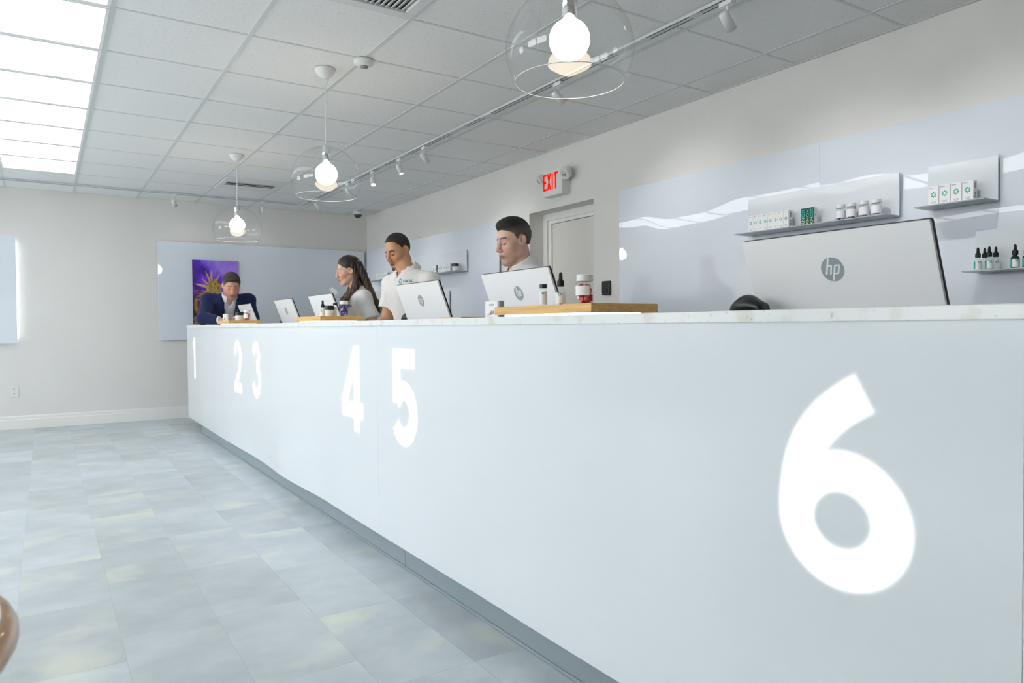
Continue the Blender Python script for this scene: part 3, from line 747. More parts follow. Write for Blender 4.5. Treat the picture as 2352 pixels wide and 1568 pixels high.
def flower(mb, fn, r, m=0, n=8):
    for k in range(n):
        a = 2*math.pi*k/n; ca, sa = math.cos(a), math.sin(a); pa, qa = -sa, ca
        pts = [(.42*r*ca-.10*r*pa, .42*r*sa-.10*r*qa), (.62*r*ca-.24*r*pa, .62*r*sa-.24*r*qa), (.95*r*ca-.16*r*pa, .95*r*sa-.16*r*qa), (1.05*r*ca, 1.05*r*sa), (.95*r*ca+.16*r*pa, .95*r*sa+.16*r*qa), (.62*r*ca+.24*r*pa, .62*r*sa+.24*r*qa), (.42*r*ca+.10*r*pa, .42*r*sa+.10*r*qa)]
        mb.add([fn(*p) for p in pts], [tuple(range(7))], m)

def carton(x, y, z, wd, dp, ht, lab, grp, stripe):
    t = thing('carton', lab, 'carton', (x, y, z), grp)
    MB().box(0, dp, -wd/2, wd/2, 0, ht).build('box', M['paper'], t, bevel=.0006)
    q = MB(); flower(q, faceX(-.0004, 0, ht*.56), wd*.28); q.build('flower_mark', M['teal'], t)
    q = MB(); put_text(q, 'KNOX', width=wd*.42, height=ht*.045, fn=faceX(-.0004, wd*.19, ht*.91)); q.build('name_print', stripe, t)
    q = MB(); put_text(q, 'ooooo', width=wd*.5, height=ht*.02, fn=faceX(-.0004, 0, ht*.16)) if False else q.add([faceX(-.0004, 0, ht*z_)(a, b) for z_ in (.13, .17, .21) for a, b in ((-wd*.25, -.0006), (wd*.25, -.0006), (wd*.25, .0006), (-wd*.25, .0006))], [(0, 1, 2, 3), (4, 5, 6, 7), (8, 9, 10, 11)])
    q.build('fine_print', M['grey'], t)
    # side text panel and bars on the side seen
    q = MB(); ys = -wd/2-.0004
    for k in range(4): q.add([(dp*.3, ys, ht*(.18+.07*k)), (dp*.72, ys, ht*(.18+.07*k)), (dp*.72, ys, ht*(.18+.07*k)+ht*.045), (dp*.3, ys, ht*(.18+.07*k)+ht*.045)], [(0, 1, 2, 3)])
    q.add([(dp*.3, ys, ht*.62), (dp*.7, ys, ht*.62), (dp*.7, ys, ht*.9), (dp*.3, ys, ht*.9)], [(0, 1, 2, 3)])
    q.build('side_print', M['grey'], t)
    return t
wd = (2.837-2.562)/8
for k in range(8):
    carton(3.5, 2.837-wd*(k+.5), 1.587, wd-.0012, .036, .100, 'slim white carton with teal flower in the row of eight on the long shelf', 'slim white cartons on the long shelf', M['redprint'] if k in (0, 1, 4, 6, 7) else M['blueprint'])
wd = (1.803-1.604)/4
for k in range(4):
    carton(3.5, 1.803-wd*(k+.5), 1.597, wd-.0025, .034, .092, 'wide white carton with teal flower on the short wall shelf', 'wide white cartons on the short shelf', M['blueprint'] if k in (0, 3) else M['purpleprint'])
# far shelf behind the bearded man
for k, y in enumerate((6.99, 6.94, 6.855, 6.80, 6.745, 6.69, 6.635)):
    carton(3.5, y-.03, 1.612, .050, .05, .088, 'small white carton on the wall shelf beside the black lidded jar', 'white cartons on the shelf behind the bearded man', M['redprint'])
for k in range(6):
    carton(3.5, 8.52-.058*k, 1.632, .05, .04, .085, 'small white carton in the row on the corner wall shelf', 'white cartons on the corner shelf', M['redprint'])

M['knoxink'] = None
m, nt, b = nodes_of('teal_yellow_ink'); M['knoxink'] = m
tc = nt.nodes.new('ShaderNodeTexCoord'); sx = nt.nodes.new('ShaderNodeSeparateXYZ'); mr = nt.nodes.new('ShaderNodeMapRange'); mr.inputs['From Min'].default_value = .0; mr.inputs['From Max'].default_value = .05
cr = nt.nodes.new('ShaderNodeValToRGB'); cr.color_ramp.elements[0].color = (*lin(228, 236, 180), 1); cr.color_ramp.elements[1].color = (*lin(40, 190, 172), 1)
nt.links.new(tc.outputs['Object'], sx.inputs[0]); nt.links.new(sx.outputs['Z'], mr.inputs['Value']); nt.links.new(mr.outputs[0], cr.inputs[0]); nt.links.new(cr.outputs[0], b.inputs['Base Color'])
def dark_carton(x, y, z, wd, dp, ht, lab, grp):
    t = thing('dark_carton', lab, 'carton', (x, y, z), grp)
    MB().box(0, .0008, -wd/2, wd/2, 0, ht).build('front_print', M['green'], t)
    MB().box(.0008, dp, -wd/2, wd/2, 0, ht).build('box', M['paper'], t)
    q = MB(); put_text(q, 'KNOX', width=wd*.72, height=ht*.92, fn=faceX(-.0004, 0, ht*.5), rot=True); q.build('lettering', M['knoxink'], t)
    q = MB(); fs_ = lambda a, b: (dp*.5+a, -wd/2-.0004, ht*.55+b)
    flower(q, fs_, dp*.2); q.build('flower_mark', M['teal'], t)
    return t
for k in range(3): dark_carton(3.5, 2.4835-.0265*(k+.5), 1.587, .0252, .030, .094, 'dark green carton with upright KNOX lettering on the long shelf', 'dark cartons on the long shelf')
dark_carton(3.5, 6.870, 1.612, .035, .05, .088, 'dark green carton standing among white cartons behind the bearded man', None)
for k in range(5): dark_carton(3.5, 8.655-.098*k-.045, 1.232, .088, .05, .082, 'dark green carton on the low corner shelf', 'dark cartons on the low corner shelf')

# ------------------------------------------------------------------ bottles and jars
def gummies(name, par, colours, r, h, z0, seed, lab=None, n=70):
    rg = random.Random(seed); mb = MB()
    for k in range(n):
        a = rg.random()*6.283; rr = r*math.sqrt(rg.random())*.98; z = z0+h*rg.random(); s = r*.22
        c = Vector((rr*math.cos(a), rr*math.sin(a), z)); e = Matrix.Rotation(rg.random()*3, 3, Vector((rg.random()-.5, rg.random()-.5, rg.random()-.5)).normalized())
        mb.obox(c, e@Vector((s, 0, 0)), e@Vector((0, s, 0)), e@Vector((0, 0, s)), rg.randrange(len(colours)))
    o = mb.build(name, colours, par); o['kind'] = 'stuff'
    if lab: o['label'] = lab
    return o
M['gred'] = mat('red_gummy', lin(226, 60, 64), .4); M['gwhite'] = mat('pale_gummy', lin(238, 222, 206), .4); M['gpink'] = mat('pink_gummy', lin(236, 128, 128), .4)
M['gviolet'] = mat('violet_gummy', lin(70, 58, 160), .4); M['glav'] = mat('lavender_gummy', lin(196, 190, 226), .4)
def band(mb, r, z0, z1, a0, a1, m=0, n=18):
    vs = []; fs = []
    for k in range(n+1):
        a = math.radians(a0+(a1-a0)*k/n); vs += [(r*math.cos(a), r*math.sin(a), z0), (r*math.cos(a), r*math.sin(a), z1)]
    fs = [(2*k, 2*k+2, 2*k+3, 2*k+1) for k in range(n)]
    mb.add(vs, fs, m)
# label angles: front faces the public side (-x) and a little to -y : 180..270 deg
def dropper(loc, lab, grp=None, r=.0165, hb=.064, dark=False, side=None):
    t = thing('dropper_bottle', lab, 'bottle', loc, grp)
    g = M['darkglass'] if dark else M['jarglass']
    hs = hb*.70
    MB().lathe([(0, .0), (r*.94, .0), (r, .003), (r, hs), (r*.86, hs+.006), (r*.5, hs+.011), (r*.48, hb+.002), (0, hb+.002)], 24).build('glass_body', g, t, smooth=True)
    MB().lathe([(0, hb-.004), (r*.70, hb-.004), (r*.70, hb+.012), (r*.62, hb+.015), (0, hb+.015)], 20).build('collar', M['rubber'], t)
    MB().lathe([(0, hb+.014), (r*.42, hb+.014), (r*.36, hb+.024), (r*.36, hb+.034), (r*.22, hb+.040), (0, hb+.0415)], 18).build('rubber_bulb', M['rubber'], t, smooth=True)
    q = MB(); band(q, r+.0005, .006, hs-.004, 130, 300); lb = q.build('paper_label', M['label'], t, smooth=True)
    q = MB(); fl = lambda a, b: ((r+.0009)*math.cos(math.radians(222)+a/r), (r+.0009)*math.sin(math.radians(222)+a/r), .036+b); flower(q, fl, .006); q.build('flower_mark', M['teal'], lb)
    if side:
        q = MB(); band(q, r+.0010, .006, hs-.004, 128, 168); q.build('teal_strip', M['teal'], lb, smooth=True)
    return t
def vial(loc, lab, r=.0125, h=.072):
    t = thing('vial', lab, 'vial', loc)
    MB().lathe([(0, 0), (r, .0), (r, h-.014), (r*.8, h-.011), (0, h-.011)], 22).build('glass_body', M['jarglass'], t, smooth=True)
    MB().lathe([(0, h-.013), (r*1.02, h-.013), (r*1.02, h), (0, h)], 22).build('screw_cap', M['black'], t)
    q = MB(); band(q, r+.0005, .006, h-.022, 120, 300); lb = q.build('paper_label', M['label'], t, smooth=True)
    q = MB(); fl = lambda a, b: ((r+.0009)*math.cos(math.radians(225)+a/r), (r+.0009)*math.sin(math.radians(225)+a/r), h*.60+b); flower(q, fl, .0048); q.build('flower_mark', M['teal'], lb)
    return t
def gummy_jar(loc, lab, cols, seed, glab, r=.0275, h=.088, grp=None, big=True, label_arc=(140, 262), lz=(.3, .62)):
    t = thing('gummy_jar', lab, 'jar', loc, grp)
    MB().lathe([(0, 0), (r*.93, 0), (r, .004), (r, h*.66), (r*.93, h*.715), (r*.78, h*.75), (r*.78, h*.80)], 28).build('glass_body', M['jarglass'], t, smooth=True)
    MB().lathe([(0, h*.78), (r*.92, h*.78), (r*.92, h*.985), (r*.88, h), (0, h)], 28).build('screw_lid', M['white'], t)
    gummies('gummies', t, cols, r*.78, h*.60, h*.04, seed, glab)
    q = MB(); band(q, r+.0005, h*lz[0], h*lz[1], *label_arc); q.build('paper_label', M['label'], t, smooth=True)
    return t
def cream_jar(loc, lab, r=.026, h=.056):
    t = thing('cream_jar', lab, 'jar', loc)
    MB().lathe([(0, 0), (r*.95, 0), (r, .003), (r, h*.6), (r*.9, h*.66), (0, h*.66)], 26).build('jar_body', M['whitepl'], t, smooth=True)
    MB().lathe([(0, h*.62), (r*1.03, h*.62), (r*1.03, h*.97), (r*.98, h), (0, h)], 26).build('screw_lid', M['black'], t)
    return t

# wall shelf bottles
for y in (2.257, 2.197, 2.128, 2.063):
    gummy_jar((3.515, y, 1.587), 'small white lidded gummy jar on the long wall shelf', [M['gviolet'], M['glav'], M['gwhite']], int(y*1000), None, r=.0245, h=.086, grp='gummy jars on the long shelf', lz=(.16, .62), label_arc=(120, 285))
for k, (x, y) in enumerate(((3.495, 1.582), (3.535, 1.572), (3.495, 1.536), (3.535, 1.527))):
    dropper((x, y, 1.282), 'clear dropper bottle in the group of four on the low shelf', 'clear dropper bottles on the low shelf', r=.0155, hb=.062, side=True)
for k, (x, y) in enumerate(((3.50, 1.437), (3.50, 1.392), (3.535, 1.36))):
    dropper((x, y, 1.282), 'smoked glass dropper bottle on the low shelf', 'smoked dropper bottles on the low shelf', r=.0165, hb=.062, dark=True, side=True)
cream_jar((3.515, 6.49, 1.612), 'white jar with black lid on the shelf behind the bearded man', r=.034, h=.076)

# ------------------------------------------------------------------ wooden trays on lit bases
M['underglow'] = emission('base_glow', (1, .99, .96), 1.7)
def tray(y0, y1, lab):
    t = thing('display_tray', lab, 'tray', (1.418, (y0+y1)/2, 1.079))
    hw = (y1-y0)/2
    MB().box(-.128, .128, -hw, hw, .008, .0335).build('board', M['wood'], t, bevel=.0008)
    MB().box(-.105, .105, -hw+.05, hw-.03, -.0005, .009).build('lit_base', M['underglow'], t)
    return t
tray(1.586, 2.105, 'wooden display tray with red gummy jar, dropper and vial')
tray(3.965, 4.463, 'wooden display tray with violet gummy jar and black lidded jar')
tray(6.342, 6.832, 'wooden display tray in front of the man in the blue jacket')
ZT = 1.1125
vial((1.372, 1.932, ZT), 'slim glass vial with black cap on the tray with red gummies')
dropper((1.372, 1.838, ZT), 'clear dropper bottle with black bulb on the tray with red gummies')
gummy_jar((1.375, 1.720, ZT), 'glass jar of red gummies with white lid on the tray by the dropper', [M['gred'], M['gwhite'], M['gpink'], M['gred']], 5, 'red and white gummies', r=.0275, h=.090)
dropper((1.455, 4.42, ZT), 'clear dropper bottle on the tray with violet gummies', r=.017, hb=.064)
cream_jar((1.452, 4.285, ZT), 'white jar with black lid on the tray with violet gummies', r=.027, h=.068)
vial((1.49, 4.29, ZT), 'slim vial with black cap behind the black lidded jar on the tray', r=.0135, h=.084)
gummy_jar((1.468, 4.075, ZT), 'glass jar of violet gummies with white lid on the tray', [M['gviolet'], M['gviolet'], M['glav']], 8, 'violet gummies', r=.0275, h=.090, label_arc=(95, 130))
dropper((1.43, 6.66, ZT), 'dropper bottle behind the jar on the tray by the man in the blue jacket', r=.019, hb=.062)
cream_jar((1.425, 6.575, ZT), 'pale jar with grey black lid on the tray by the man in the blue jacket', r=.034, h=.075)
gummy_jar((1.462, 6.455, ZT), 'glass jar of red gummies on the tray by the man in the blue jacket', [M['gred'], M['gwhite'], M['gpink']], 12, 'red gummies', r=.0285, h=.092, label_arc=(140, 275), lz=(.22, .6))

# card holders
def card_box(loc, lab, wy, dx, h):
    t = thing('card_box', lab, 'card box', loc)
    MB().box(-dx/2, dx/2, -wy/2, wy/2, 0, h).build('box', M['paper'], t, bevel=.0006)
    q = MB(); put_text(q, 'KNOX', width=wy*.4, height=h*.12, fn=faceX(-dx/2-.0004, -wy*.05, h*.78)); q.build('name_print', M['teal'], t)
    q = MB(); fx_ = faceX(-dx/2-.0004, 0, h*.3)
    for a, b, s in ((-.1, -.03, .06), (.0, .02, .09), (.16, .05, .07), (.22, -.02, .04), (-.25, -.08, .05)):
        q.add([fx_(wy*a-s*wy, h*b-s*wy), fx_(wy*a+s*wy, h*b-s*wy), fx_(wy*a+s*wy*.6, h*b+s*wy), fx_(wy*a-s*wy*.4, h*b+s*wy*.8)], [(0, 1, 2, 3)])
    q.build('picture_print', M['grey'], t)
    q = MB().add([(-dx*.2, -wy/2-.0004, 0), (dx*.5, -wy/2-.0004, 0), (dx*.5, -wy/2-.0004, h), (-dx*.2, -wy/2-.0004, h)], [(0, 1, 2, 3)]); q.build('side_print', M['grey'], t)
    return t
card_box((1.425, 2.325, 1.079), 'small white card box on the ledge behind the tray with red gummies', .088, .03, .064)
t = card_box((1.365, 6.765, ZT), 'white card standing on the tray by the man in the blue jacket', .15, .05, .062)
MBb = MB().box(1.30, 1.40, 2.36, 2.53, 1.079, 1.0845).build('wooden_board', M['wood'], org=(1.35, 2.445, 1.079)); tag(MBb, 'thin pale wooden board lying flat on the ledge near the card box', 'board')

# ------------------------------------------------------------------ all in one computers
TU = Vector((-.073, 0, .19)).normalized(); TN = Vector((-.19, 0, -.073)).normalized(); TR = Vector((0, -1, 0))
M['silver'] = mat('pale_silver_back', lin(247, 248, 250), .32, metal=0, var=.008)
M['logogrey'] = mat('logo_grey', lin(158, 170, 176), .3, var=.01)
M['screen'] = mat('screen_black', lin(16, 17, 20), .12, coat=.5, var=.0)
def monitor(yc, lab):
    base = Vector((1.84, yc, .89)); t = thing('desktop_computer', lab, 'computer', base)
    top = Vector((1.7275, yc, 1.2885)); hw = .269; L = .335
    c = top-TU*(L/2)                       # centre of the back face
    P = lambda a, b, d=0.: c+TR*a+TU*b-TN*d-base
    def rr(d0, d1, w_, h_, r, mname, part, par=t):
        pts = []
        for cx, cz, a0 in ((w_-r, h_-r, 0), (-w_+r, h_-r, 90), (-w_+r, -h_+r, 180), (w_-r, -h_+r, 270)):
            for k in range(5):
                a = math.radians(a0+22.5*k); pts.append((cx+r*math.cos(a), cz+r*math.sin(a)))
        return MB().prism([P(a, b, d0) for a, b in pts], -TN*(d1-d0)).build(part, M[mname], par, bevel=.0008)
    body = rr(0, .009, hw, L/2, .006, 'silver', 'back_shell')
    rr(.009, .0165, hw+.0015, L/2+.0012, .007, 'black', 'bezel')
    rr(.0165, .0172, hw-.006, L/2-.012, .003, 'screen', 'screen')
    # logo: disc with slanted letters
    cl = top-TU*.1015; Q = lambda a, b, d: cl+TR*a+TU*b+TN*d-base
    R_ = .0335
    q = MB().add([Q(0, 0, .0004)]+[Q(R_*math.cos(2*math.pi*k/40), R_*math.sin(2*math.pi*k/40), .0004) for k in range(40)], [(0, 1+k, 1+(k+1) % 40) for k in range(40)])
    lo = q.build('logo_disc', M['logogrey'], body)
    q = MB(); sh = .30; sw = .0036
    def st(a, b0, b1, w_=sw):
        q.add([Q(a+sh*b0, b0, .0008), Q(a+w_*1.35+sh*b0, b0, .0008), Q(a+w_*1.35+sh*b1, b1, .0008), Q(a+sh*b1, b1, .0008)], [(0, 1, 2, 3)])
    def hz(a0, a1, b0, b1):
        q.add([Q(a0+sh*b0, b0, .0008), Q(a1+sh*b0, b0, .0008), Q(a1+sh*b1, b1, .0008), Q(a0+sh*b1, b1, .0008)], [(0, 1, 2, 3)])
    st(-.0185, -.0135, .0315); st(-.0065, -.0135, .0085); hz(-.0145, -.0025, .0085, .0125)
    st(.0035, -.0315, .0125); st(.0155, -.0095, .0085); hz(.0075, .0195, .0085, .0125); hz(.0075, .0195, -.0135, -.0095)
    q.build('logo_letters', M['silver'], body)
    # stand
    nk = c-TU*.06-base
    MB().obox(nk-TN*.05+Vector((0, 0, -.05)), (.006, 0, 0), (0, .05, 0), (0, 0, .095)).build('stand_neck', M['silver'], t, bevel=.002)
    MB().box(-.10, .11, -.11, .11, -.0005, .008).build('stand_foot', M['silver'], t, bevel=.002)
    MB().obox(nk-TN*.03+Vector((0, 0, .03)), (.03, 0, 0), (0, .03, 0), (0, 0, .012)).build('hinge', M['black'], t)
    return t
for yc, lab in ((1.155, 'large white desktop screen back with grey disc logo beside the low bottle shelf'), (2.672, 'white desktop screen back in front of the man with neat black hair'), (3.66, 'white desktop screen back in front of the bearded man in white polo'),
                (5.33, 'white desktop screen back in front of the woman with long hair'), (6.335, 'white desktop screen back standing alone between the woman and the blue jacket man'), (7.78, 'white desktop screen back at the far counter end by the blue jacket man')):
    monitor(yc, lab)

# barcode scanners in stands
def scanner(x, y, lab, s=1.):
    t = thing('barcode_scanner', lab, 'scanner', (x, y, .889))
    MB().lathe([(0, 0), (.05, 0), (.05, .008), (.03, .016), (0, .018)], 24).build('stand_base', M['black'], t, smooth=True)
    MB().tube([(0, 0, .012), (0, 0, .08), (.0, .0, .13), (-.004, 0, .165)], [.012, .011, .012, .014], 12).build('gooseneck', M['black'], t, smooth=True)
    mb = MB(); prof = []
    for k in range(9):
        u = k/8; prof.append((Vector((0, .055-.10*u, .200+.022*math.sin(u*2.6)-.010*u)), .021+.012*math.sin(math.pi*min(1, u*1.1+.12))))
    vs = []; fs = []; n = 16
    for c, r in prof:
        for k in range(n):
            a = 2*math.pi*k/n; vs.append(c+Vector((r*1.15*math.cos(a), 0, r*.95*math.sin(a))))
    for i in range(8):
        for k in range(n): fs.append((i*n+k, i*n+(k+1) % n, (i+1)*n+(k+1) % n, (i+1)*n+k))
    fs += [tuple(range(n))[::-1], tuple(8*n+k for k in range(n))]
    mb.add(vs, fs); mb.build('scan_head', M['black'], t, smooth=True)
    MB().lathe([(0, 0), (.017, 0), (.015, .003), (0, .003)], 16, (0, .0575, .20), 0, (0, 1, 0)).build('scan_window', M['darkglass'], t)
    return t
scanner(1.71, 1.375, 'black barcode scanner beside the large screen near the bottle shelf')
scanner(1.84, 3.985, 'black barcode scanner beside the screen of the bearded man')
scanner(1.84, 6.66, 'black barcode scanner beside the screen standing alone')

# ------------------------------------------------------------------ bentwood chair at the frame edge
m, nt, b = nodes_of('bentwood'); M['bent'] = m
tc = nt.nodes.new('ShaderNodeTexCoord'); nz = nt.nodes.new('ShaderNodeTexNoise'); nz.inputs['Scale'].default_value = 18; cr = nt.nodes.new('ShaderNodeValToRGB')
cr.color_ramp.elements[0].color = (*lin(168, 112, 62), 1); cr.color_ramp.elements[1].color = (*lin(214, 164, 108), 1); nt.links.new(tc.outputs['Object'], nz.inputs['Vector']); nt.links.new(nz.outputs['Fac'], cr.inputs[0]); nt.links.new(cr.outputs[0], b.inputs['Base Color']); setp(b, Roughness=.28, Coat_Weight=.4)
M['gsteel'] = mat('grey_steel', lin(150, 152, 152), .4, .3)
CX, CY, CR = -.2745, .775, .235
t = thing('bentwood_chair', 'tan bentwood chair with rounded rail and grey steel legs', 'chair', (CX, CY, 0))
pts = [(CR*math.cos(a), CR*math.sin(a), .78+.0*math.sin(a)) for a in [math.radians(-135+k*270/40) for k in range(41)]]
MB().tube(pts, .0165, 14).build('top_rail', M['bent'], t, smooth=True)
MB().lathe([(0, .44), (.20, .44), (.212, .448), (.212, .462), (.20, .47), (0, .468)], 40).build('seat', M['bent'], t, smooth=True)
for a in (-40, 40, 140, 220):
    ca, sa = math.cos(math.radians(a)), math.sin(math.radians(a)); up = .78 if abs(a) == 40 else .452
    MB().tube([(ca*.235, sa*.235, 0), (ca*.215, sa*.215, .44), (ca*.228, sa*.228, up)], .010, 10).build('leg', M['gsteel'], t, smooth=True)
MB().tube([(.222*math.cos(math.radians(k*9)), .222*math.sin(math.radians(k*9)), .22) for k in range(41)], .006, 8).build('foot_ring', M['gsteel'], t, smooth=True)
# ------------------------------------------------------------------ people: implicit surfaces turned into one continuous mesh each
def ell(P, c, r):
    r = np.asarray(r, np.float32); q = (P-np.asarray(c, np.float32))
    k0 = np.sqrt(((q/r)**2).sum(1)); k1 = np.sqrt(((q/(r*r))**2).sum(1))+1e-9
    return k0*(k0-1)/k1
def sph(P, c, r): return np.sqrt(((P-np.asarray(c, np.float32))**2).sum(1))-r
def cap(P, a, b, ra, rb=None):
    rb = ra if rb is None else rb
    a = np.asarray(a, np.float32); b = np.asarray(b, np.float32); ab = b-a
    t = np.clip(((P-a)@ab)/(ab@ab+1e-12), 0, 1)
    return np.sqrt(((P-a-t[:, None]*ab)**2).sum(1))-(ra+(rb-ra)*t)
def smin(a, b, k):
    h = np.clip(.5+.5*(b-a)/k, 0, 1); return b*(1-h)+a*h-k*h*(1-h)
def smax(a, b, k): return -smin(-a, -b, k)

def axis(lo, hi, flo, fhi, co, fi):
    out = []; x = lo
    while x < hi:
        out.append(x); x += fi if flo <= x < fhi else co
    out.append(x); return np.array(out, np.float32)
def nets(f, xs, ys, zs):
    """surface nets of f<0 on a rectilinear grid, evaluated in a narrow band"""
    nx, ny, nz = len(xs), len(ys), len(zs); st = 4
    ix, iy, iz = [np.unique(np.append(np.arange(0, n, st), n-1)) for n in (nx, ny, nz)]
    cx, cy, cz = np.meshgrid(xs[ix], ys[iy], zs[iz], indexing='ij')
    dc = f(np.stack([cx.ravel(), cy.ravel(), cz.ravel()], 1)).reshape(cx.shape)
    sp = [max(np.diff(a[i]).max(), 1e-6) for a, i in ((xs, ix), (ys, iy), (zs, iz))]
    near = np.abs(dc) < 1.25*math.sqrt(sum(s*s for s in sp))
    g = near.copy()
    for ax_ in range(3):
        a = np.zeros_like(g); sl = [slice(None)]*3; sl2 = [slice(None)]*3
        sl[ax_] = slice(1, None); sl2[ax_] = slice(None, -1)
        a[tuple(sl)] |= g[tuple(sl2)]; a[tuple(sl2)] |= g[tuple(sl)]; g = g | a
    ex = np.minimum(np.arange(nx)//st, len(ix)-1); ey = np.minimum(np.arange(ny)//st, len(iy)-1); ez = np.minimum(np.arange(nz)//st, len(iz)-1)
    msk = g[np.ix_(ex, ey, ez)]; D = np.where(dc[np.ix_(ex, ey, ez)] < 0, -1., 1.).astype(np.float32)
    I, J, K = np.nonzero(msk)
    D[I, J, K] = f(np.stack([xs[I], ys[J], zs[K]], 1))
    ins = D < 0
    cnt = np.zeros((nx-1, ny-1, nz-1), np.int8)
    for a in (0, 1):
        for b in (0, 1):
            for c in (0, 1): cnt += ins[a:nx-1+a, b:ny-1+b, c:nz-1+c]
    act = (cnt > 0) & (cnt < 8); A = np.argwhere(act); vid = -np.ones(act.shape, np.int64); vid[act] = np.arange(len(A))
    acc = np.zeros((len(A), 3)); num = np.zeros(len(A)); axes_ = (xs, ys, zs)
    for d in range(3):
        o1, o2 = [k for k in range(3) if k != d]
        for b in (0, 1):
            for c in (0, 1):
                i0 = A.copy(); i0[:, o1] += b; i0[:, o2] += c; i1 = i0.copy(); i1[:, d] += 1
                v0 = D[tuple(i0.T)]; v1 = D[tuple(i1.T)]; mk = (v0 < 0) != (v1 < 0); t = np.where(mk, v0/(v0-v1+1e-12), 0)
                p = np.stack([axes_[k][i0[:, k]] for k in range(3)], 1).astype(np.float64); q = axes_[d][i1[:, d]]
                p[:, d] += t*(q-p[:, d]); acc[mk] += p[mk]; num[mk] += 1
    vs = acc/np.maximum(num, 1)[:, None]; faces = []
    for d in range(3):
        o1, o2 = (d+1) % 3, (d+2) % 3
        sl0 = [slice(1, -1)]*3; sl0[d] = slice(0, -1); sl1 = [slice(1, -1)]*3; sl1[d] = slice(1, None)
        a, b = ins[tuple(sl0)], ins[tuple(sl1)]
        for flip in (False, True):
            E = np.argwhere((a & ~b) if not flip else (~a & b))
            if not len(E): continue
            base = E.copy(); base[:, o1] += 1; base[:, o2] += 1
            def cell(u, v):
                c = base.copy(); c[:, o1] += u-1; c[:, o2] += v-1; return vid[tuple(c.T)]
            q = np.stack([cell(0, 0), cell(1, 0), cell(1, 1), cell(0, 1)], 1)
            faces.append(q[:, ::-1] if flip else q)
    F = np.concatenate(faces); F = F[(F >= 0).all(1)]
    return vs, F
def mesh_np(name, vs, F, m, parent, col=None, smooth_it=2):
    # light relaxation so that voxel steps vanish
    n = len(vs); e = np.concatenate([F[:, [0, 1]], F[:, [1, 2]], F[:, [2, 3]], F[:, [3, 0]]])
    for it in range(smooth_it):
        s = np.zeros_like(vs); c = np.zeros(n)
        for k in range(3): s[:, k] = np.bincount(e[:, 0], vs[e[:, 1], k], n)+np.bincount(e[:, 1], vs[e[:, 0], k], n)
        c = np.bincount(e[:, 0], minlength=n)+np.bincount(e[:, 1], minlength=n)
        vs = vs*.55+.45*s/np.maximum(c, 1)[:, None]
    me = bpy.data.meshes.new(name); me.vertices.add(n); me.vertices.foreach_set('co', vs.astype(np.float32).ravel())
    me.loops.add(F.size); me.loops.foreach_set('vertex_index', F.astype(np.int32).ravel())
    me.polygons.add(len(F)); me.polygons.foreach_set('loop_start', np.arange(0, F.size, 4, dtype=np.int32)); me.polygons.foreach_set('loop_total', np.full(len(F), 4, np.int32))
    me.polygons.foreach_set('use_smooth', np.ones(len(F), bool)); me.update(calc_edges=True); me.validate(); me.materials.append(m)
    if col is not None:
        C = col(vs); ca = me.color_attributes.new('Col', 'FLOAT_COLOR', 'POINT')
        ca.data.foreach_set('color', np.concatenate([C, np.ones((n, 1))], 1).astype(np.float32).ravel())
    o = bpy.data.objects.new(name, me); COL.objects.link(o); o.parent = parent
    return o

def head_sdf(q, par):
    a = q.copy(); a[:, 0] = np.abs(a[:, 0])
    d = ell(q, (0, -.015, .035), (.073, .095, .090))
    d = smin(d, ell(q, (0, .028, -.030), (.060*par.get('fw', 1), .066, .085)), .03)
    d = smin(d, cap(a, (.049*par.get('jw', 1), -.004, -.055), (.017, .066, -.103), .021, .018), .025)
    d = smin(d, ell(q, (0, .075, -.103), (.021, .017, .017)), .02)
    d = smin(d, sph(a, (.038, .052, -.022), .028), .02)
    d = smin(d, cap(a, (0, .089, .021), (.044, .067, .021), .0095, .005), .014)
    d = smax(d, -sph(a, (.031, .108, .001), .0225), .012)
    d = smin(d, sph(a, (.031, .0735, .001), .0132), .004)
    d = smin(d, cap(q, (0, .090, .012), (0, .110+.004*par.get('nose', 1), -.029), .0074, .0116), .012)
    d = smin(d, sph(a, (.0115, .103, -.0345), .0085), .007)
    d = smin(d, ell(q, (0, .080, -.066), (.026, .018, .022)), .015)
    d = smin(d, cap(a, (0, .0985, -.0605), (.021, .088, -.0655), .0055, .004), .005)
    d = smin(d, cap(a, (0, .0975, -.0715), (.019, .088, -.0685), .0062, .004), .004)
    d = smax(d, -cap(a, (0, .1055, -.0660), (.022, .093, -.0665), .0016), .003)
    e = a.copy(); sh = (e[:, 2]+.002)*.18; e[:, 1] = e[:, 1]+sh; e[:, 0] = e[:, 0]-np.clip(-(e[:, 1]+.006), -.02, .03)*.45
    ear = ell(e, (.0745, -.010, -.002), (.0065, .0195, .031))
    ear = smax(ear, -ell(e, (.0815, -.005, .001), (.0062, .0105, .019)), .003)
    return smin(d, ear, .005)
def hairline(y, pts):
    ys = [p[0] for p in pts]; zs = [p[1] for p in pts]
    return np.interp(y, ys, zs)
def rotm(yaw=0, pit=0, rol=0):
    """head rotation: yaw to the left (+), pitch down (+), roll"""
    cy, sy = math.cos(yaw), math.sin(yaw); cp, sp_ = math.cos(-pit), math.sin(-pit); cr_, sr = math.cos(rol), math.sin(rol)
    Z = np.array([[cy, -sy, 0], [sy, cy, 0], [0, 0, 1]]); X = np.array([[1, 0, 0], [0, cp, -sp_], [0, sp_, cp]]); Y = np.array([[cr_, 0, sr], [0, 1, 0], [-sr, 0, cr_]])
    return Z@X@Y
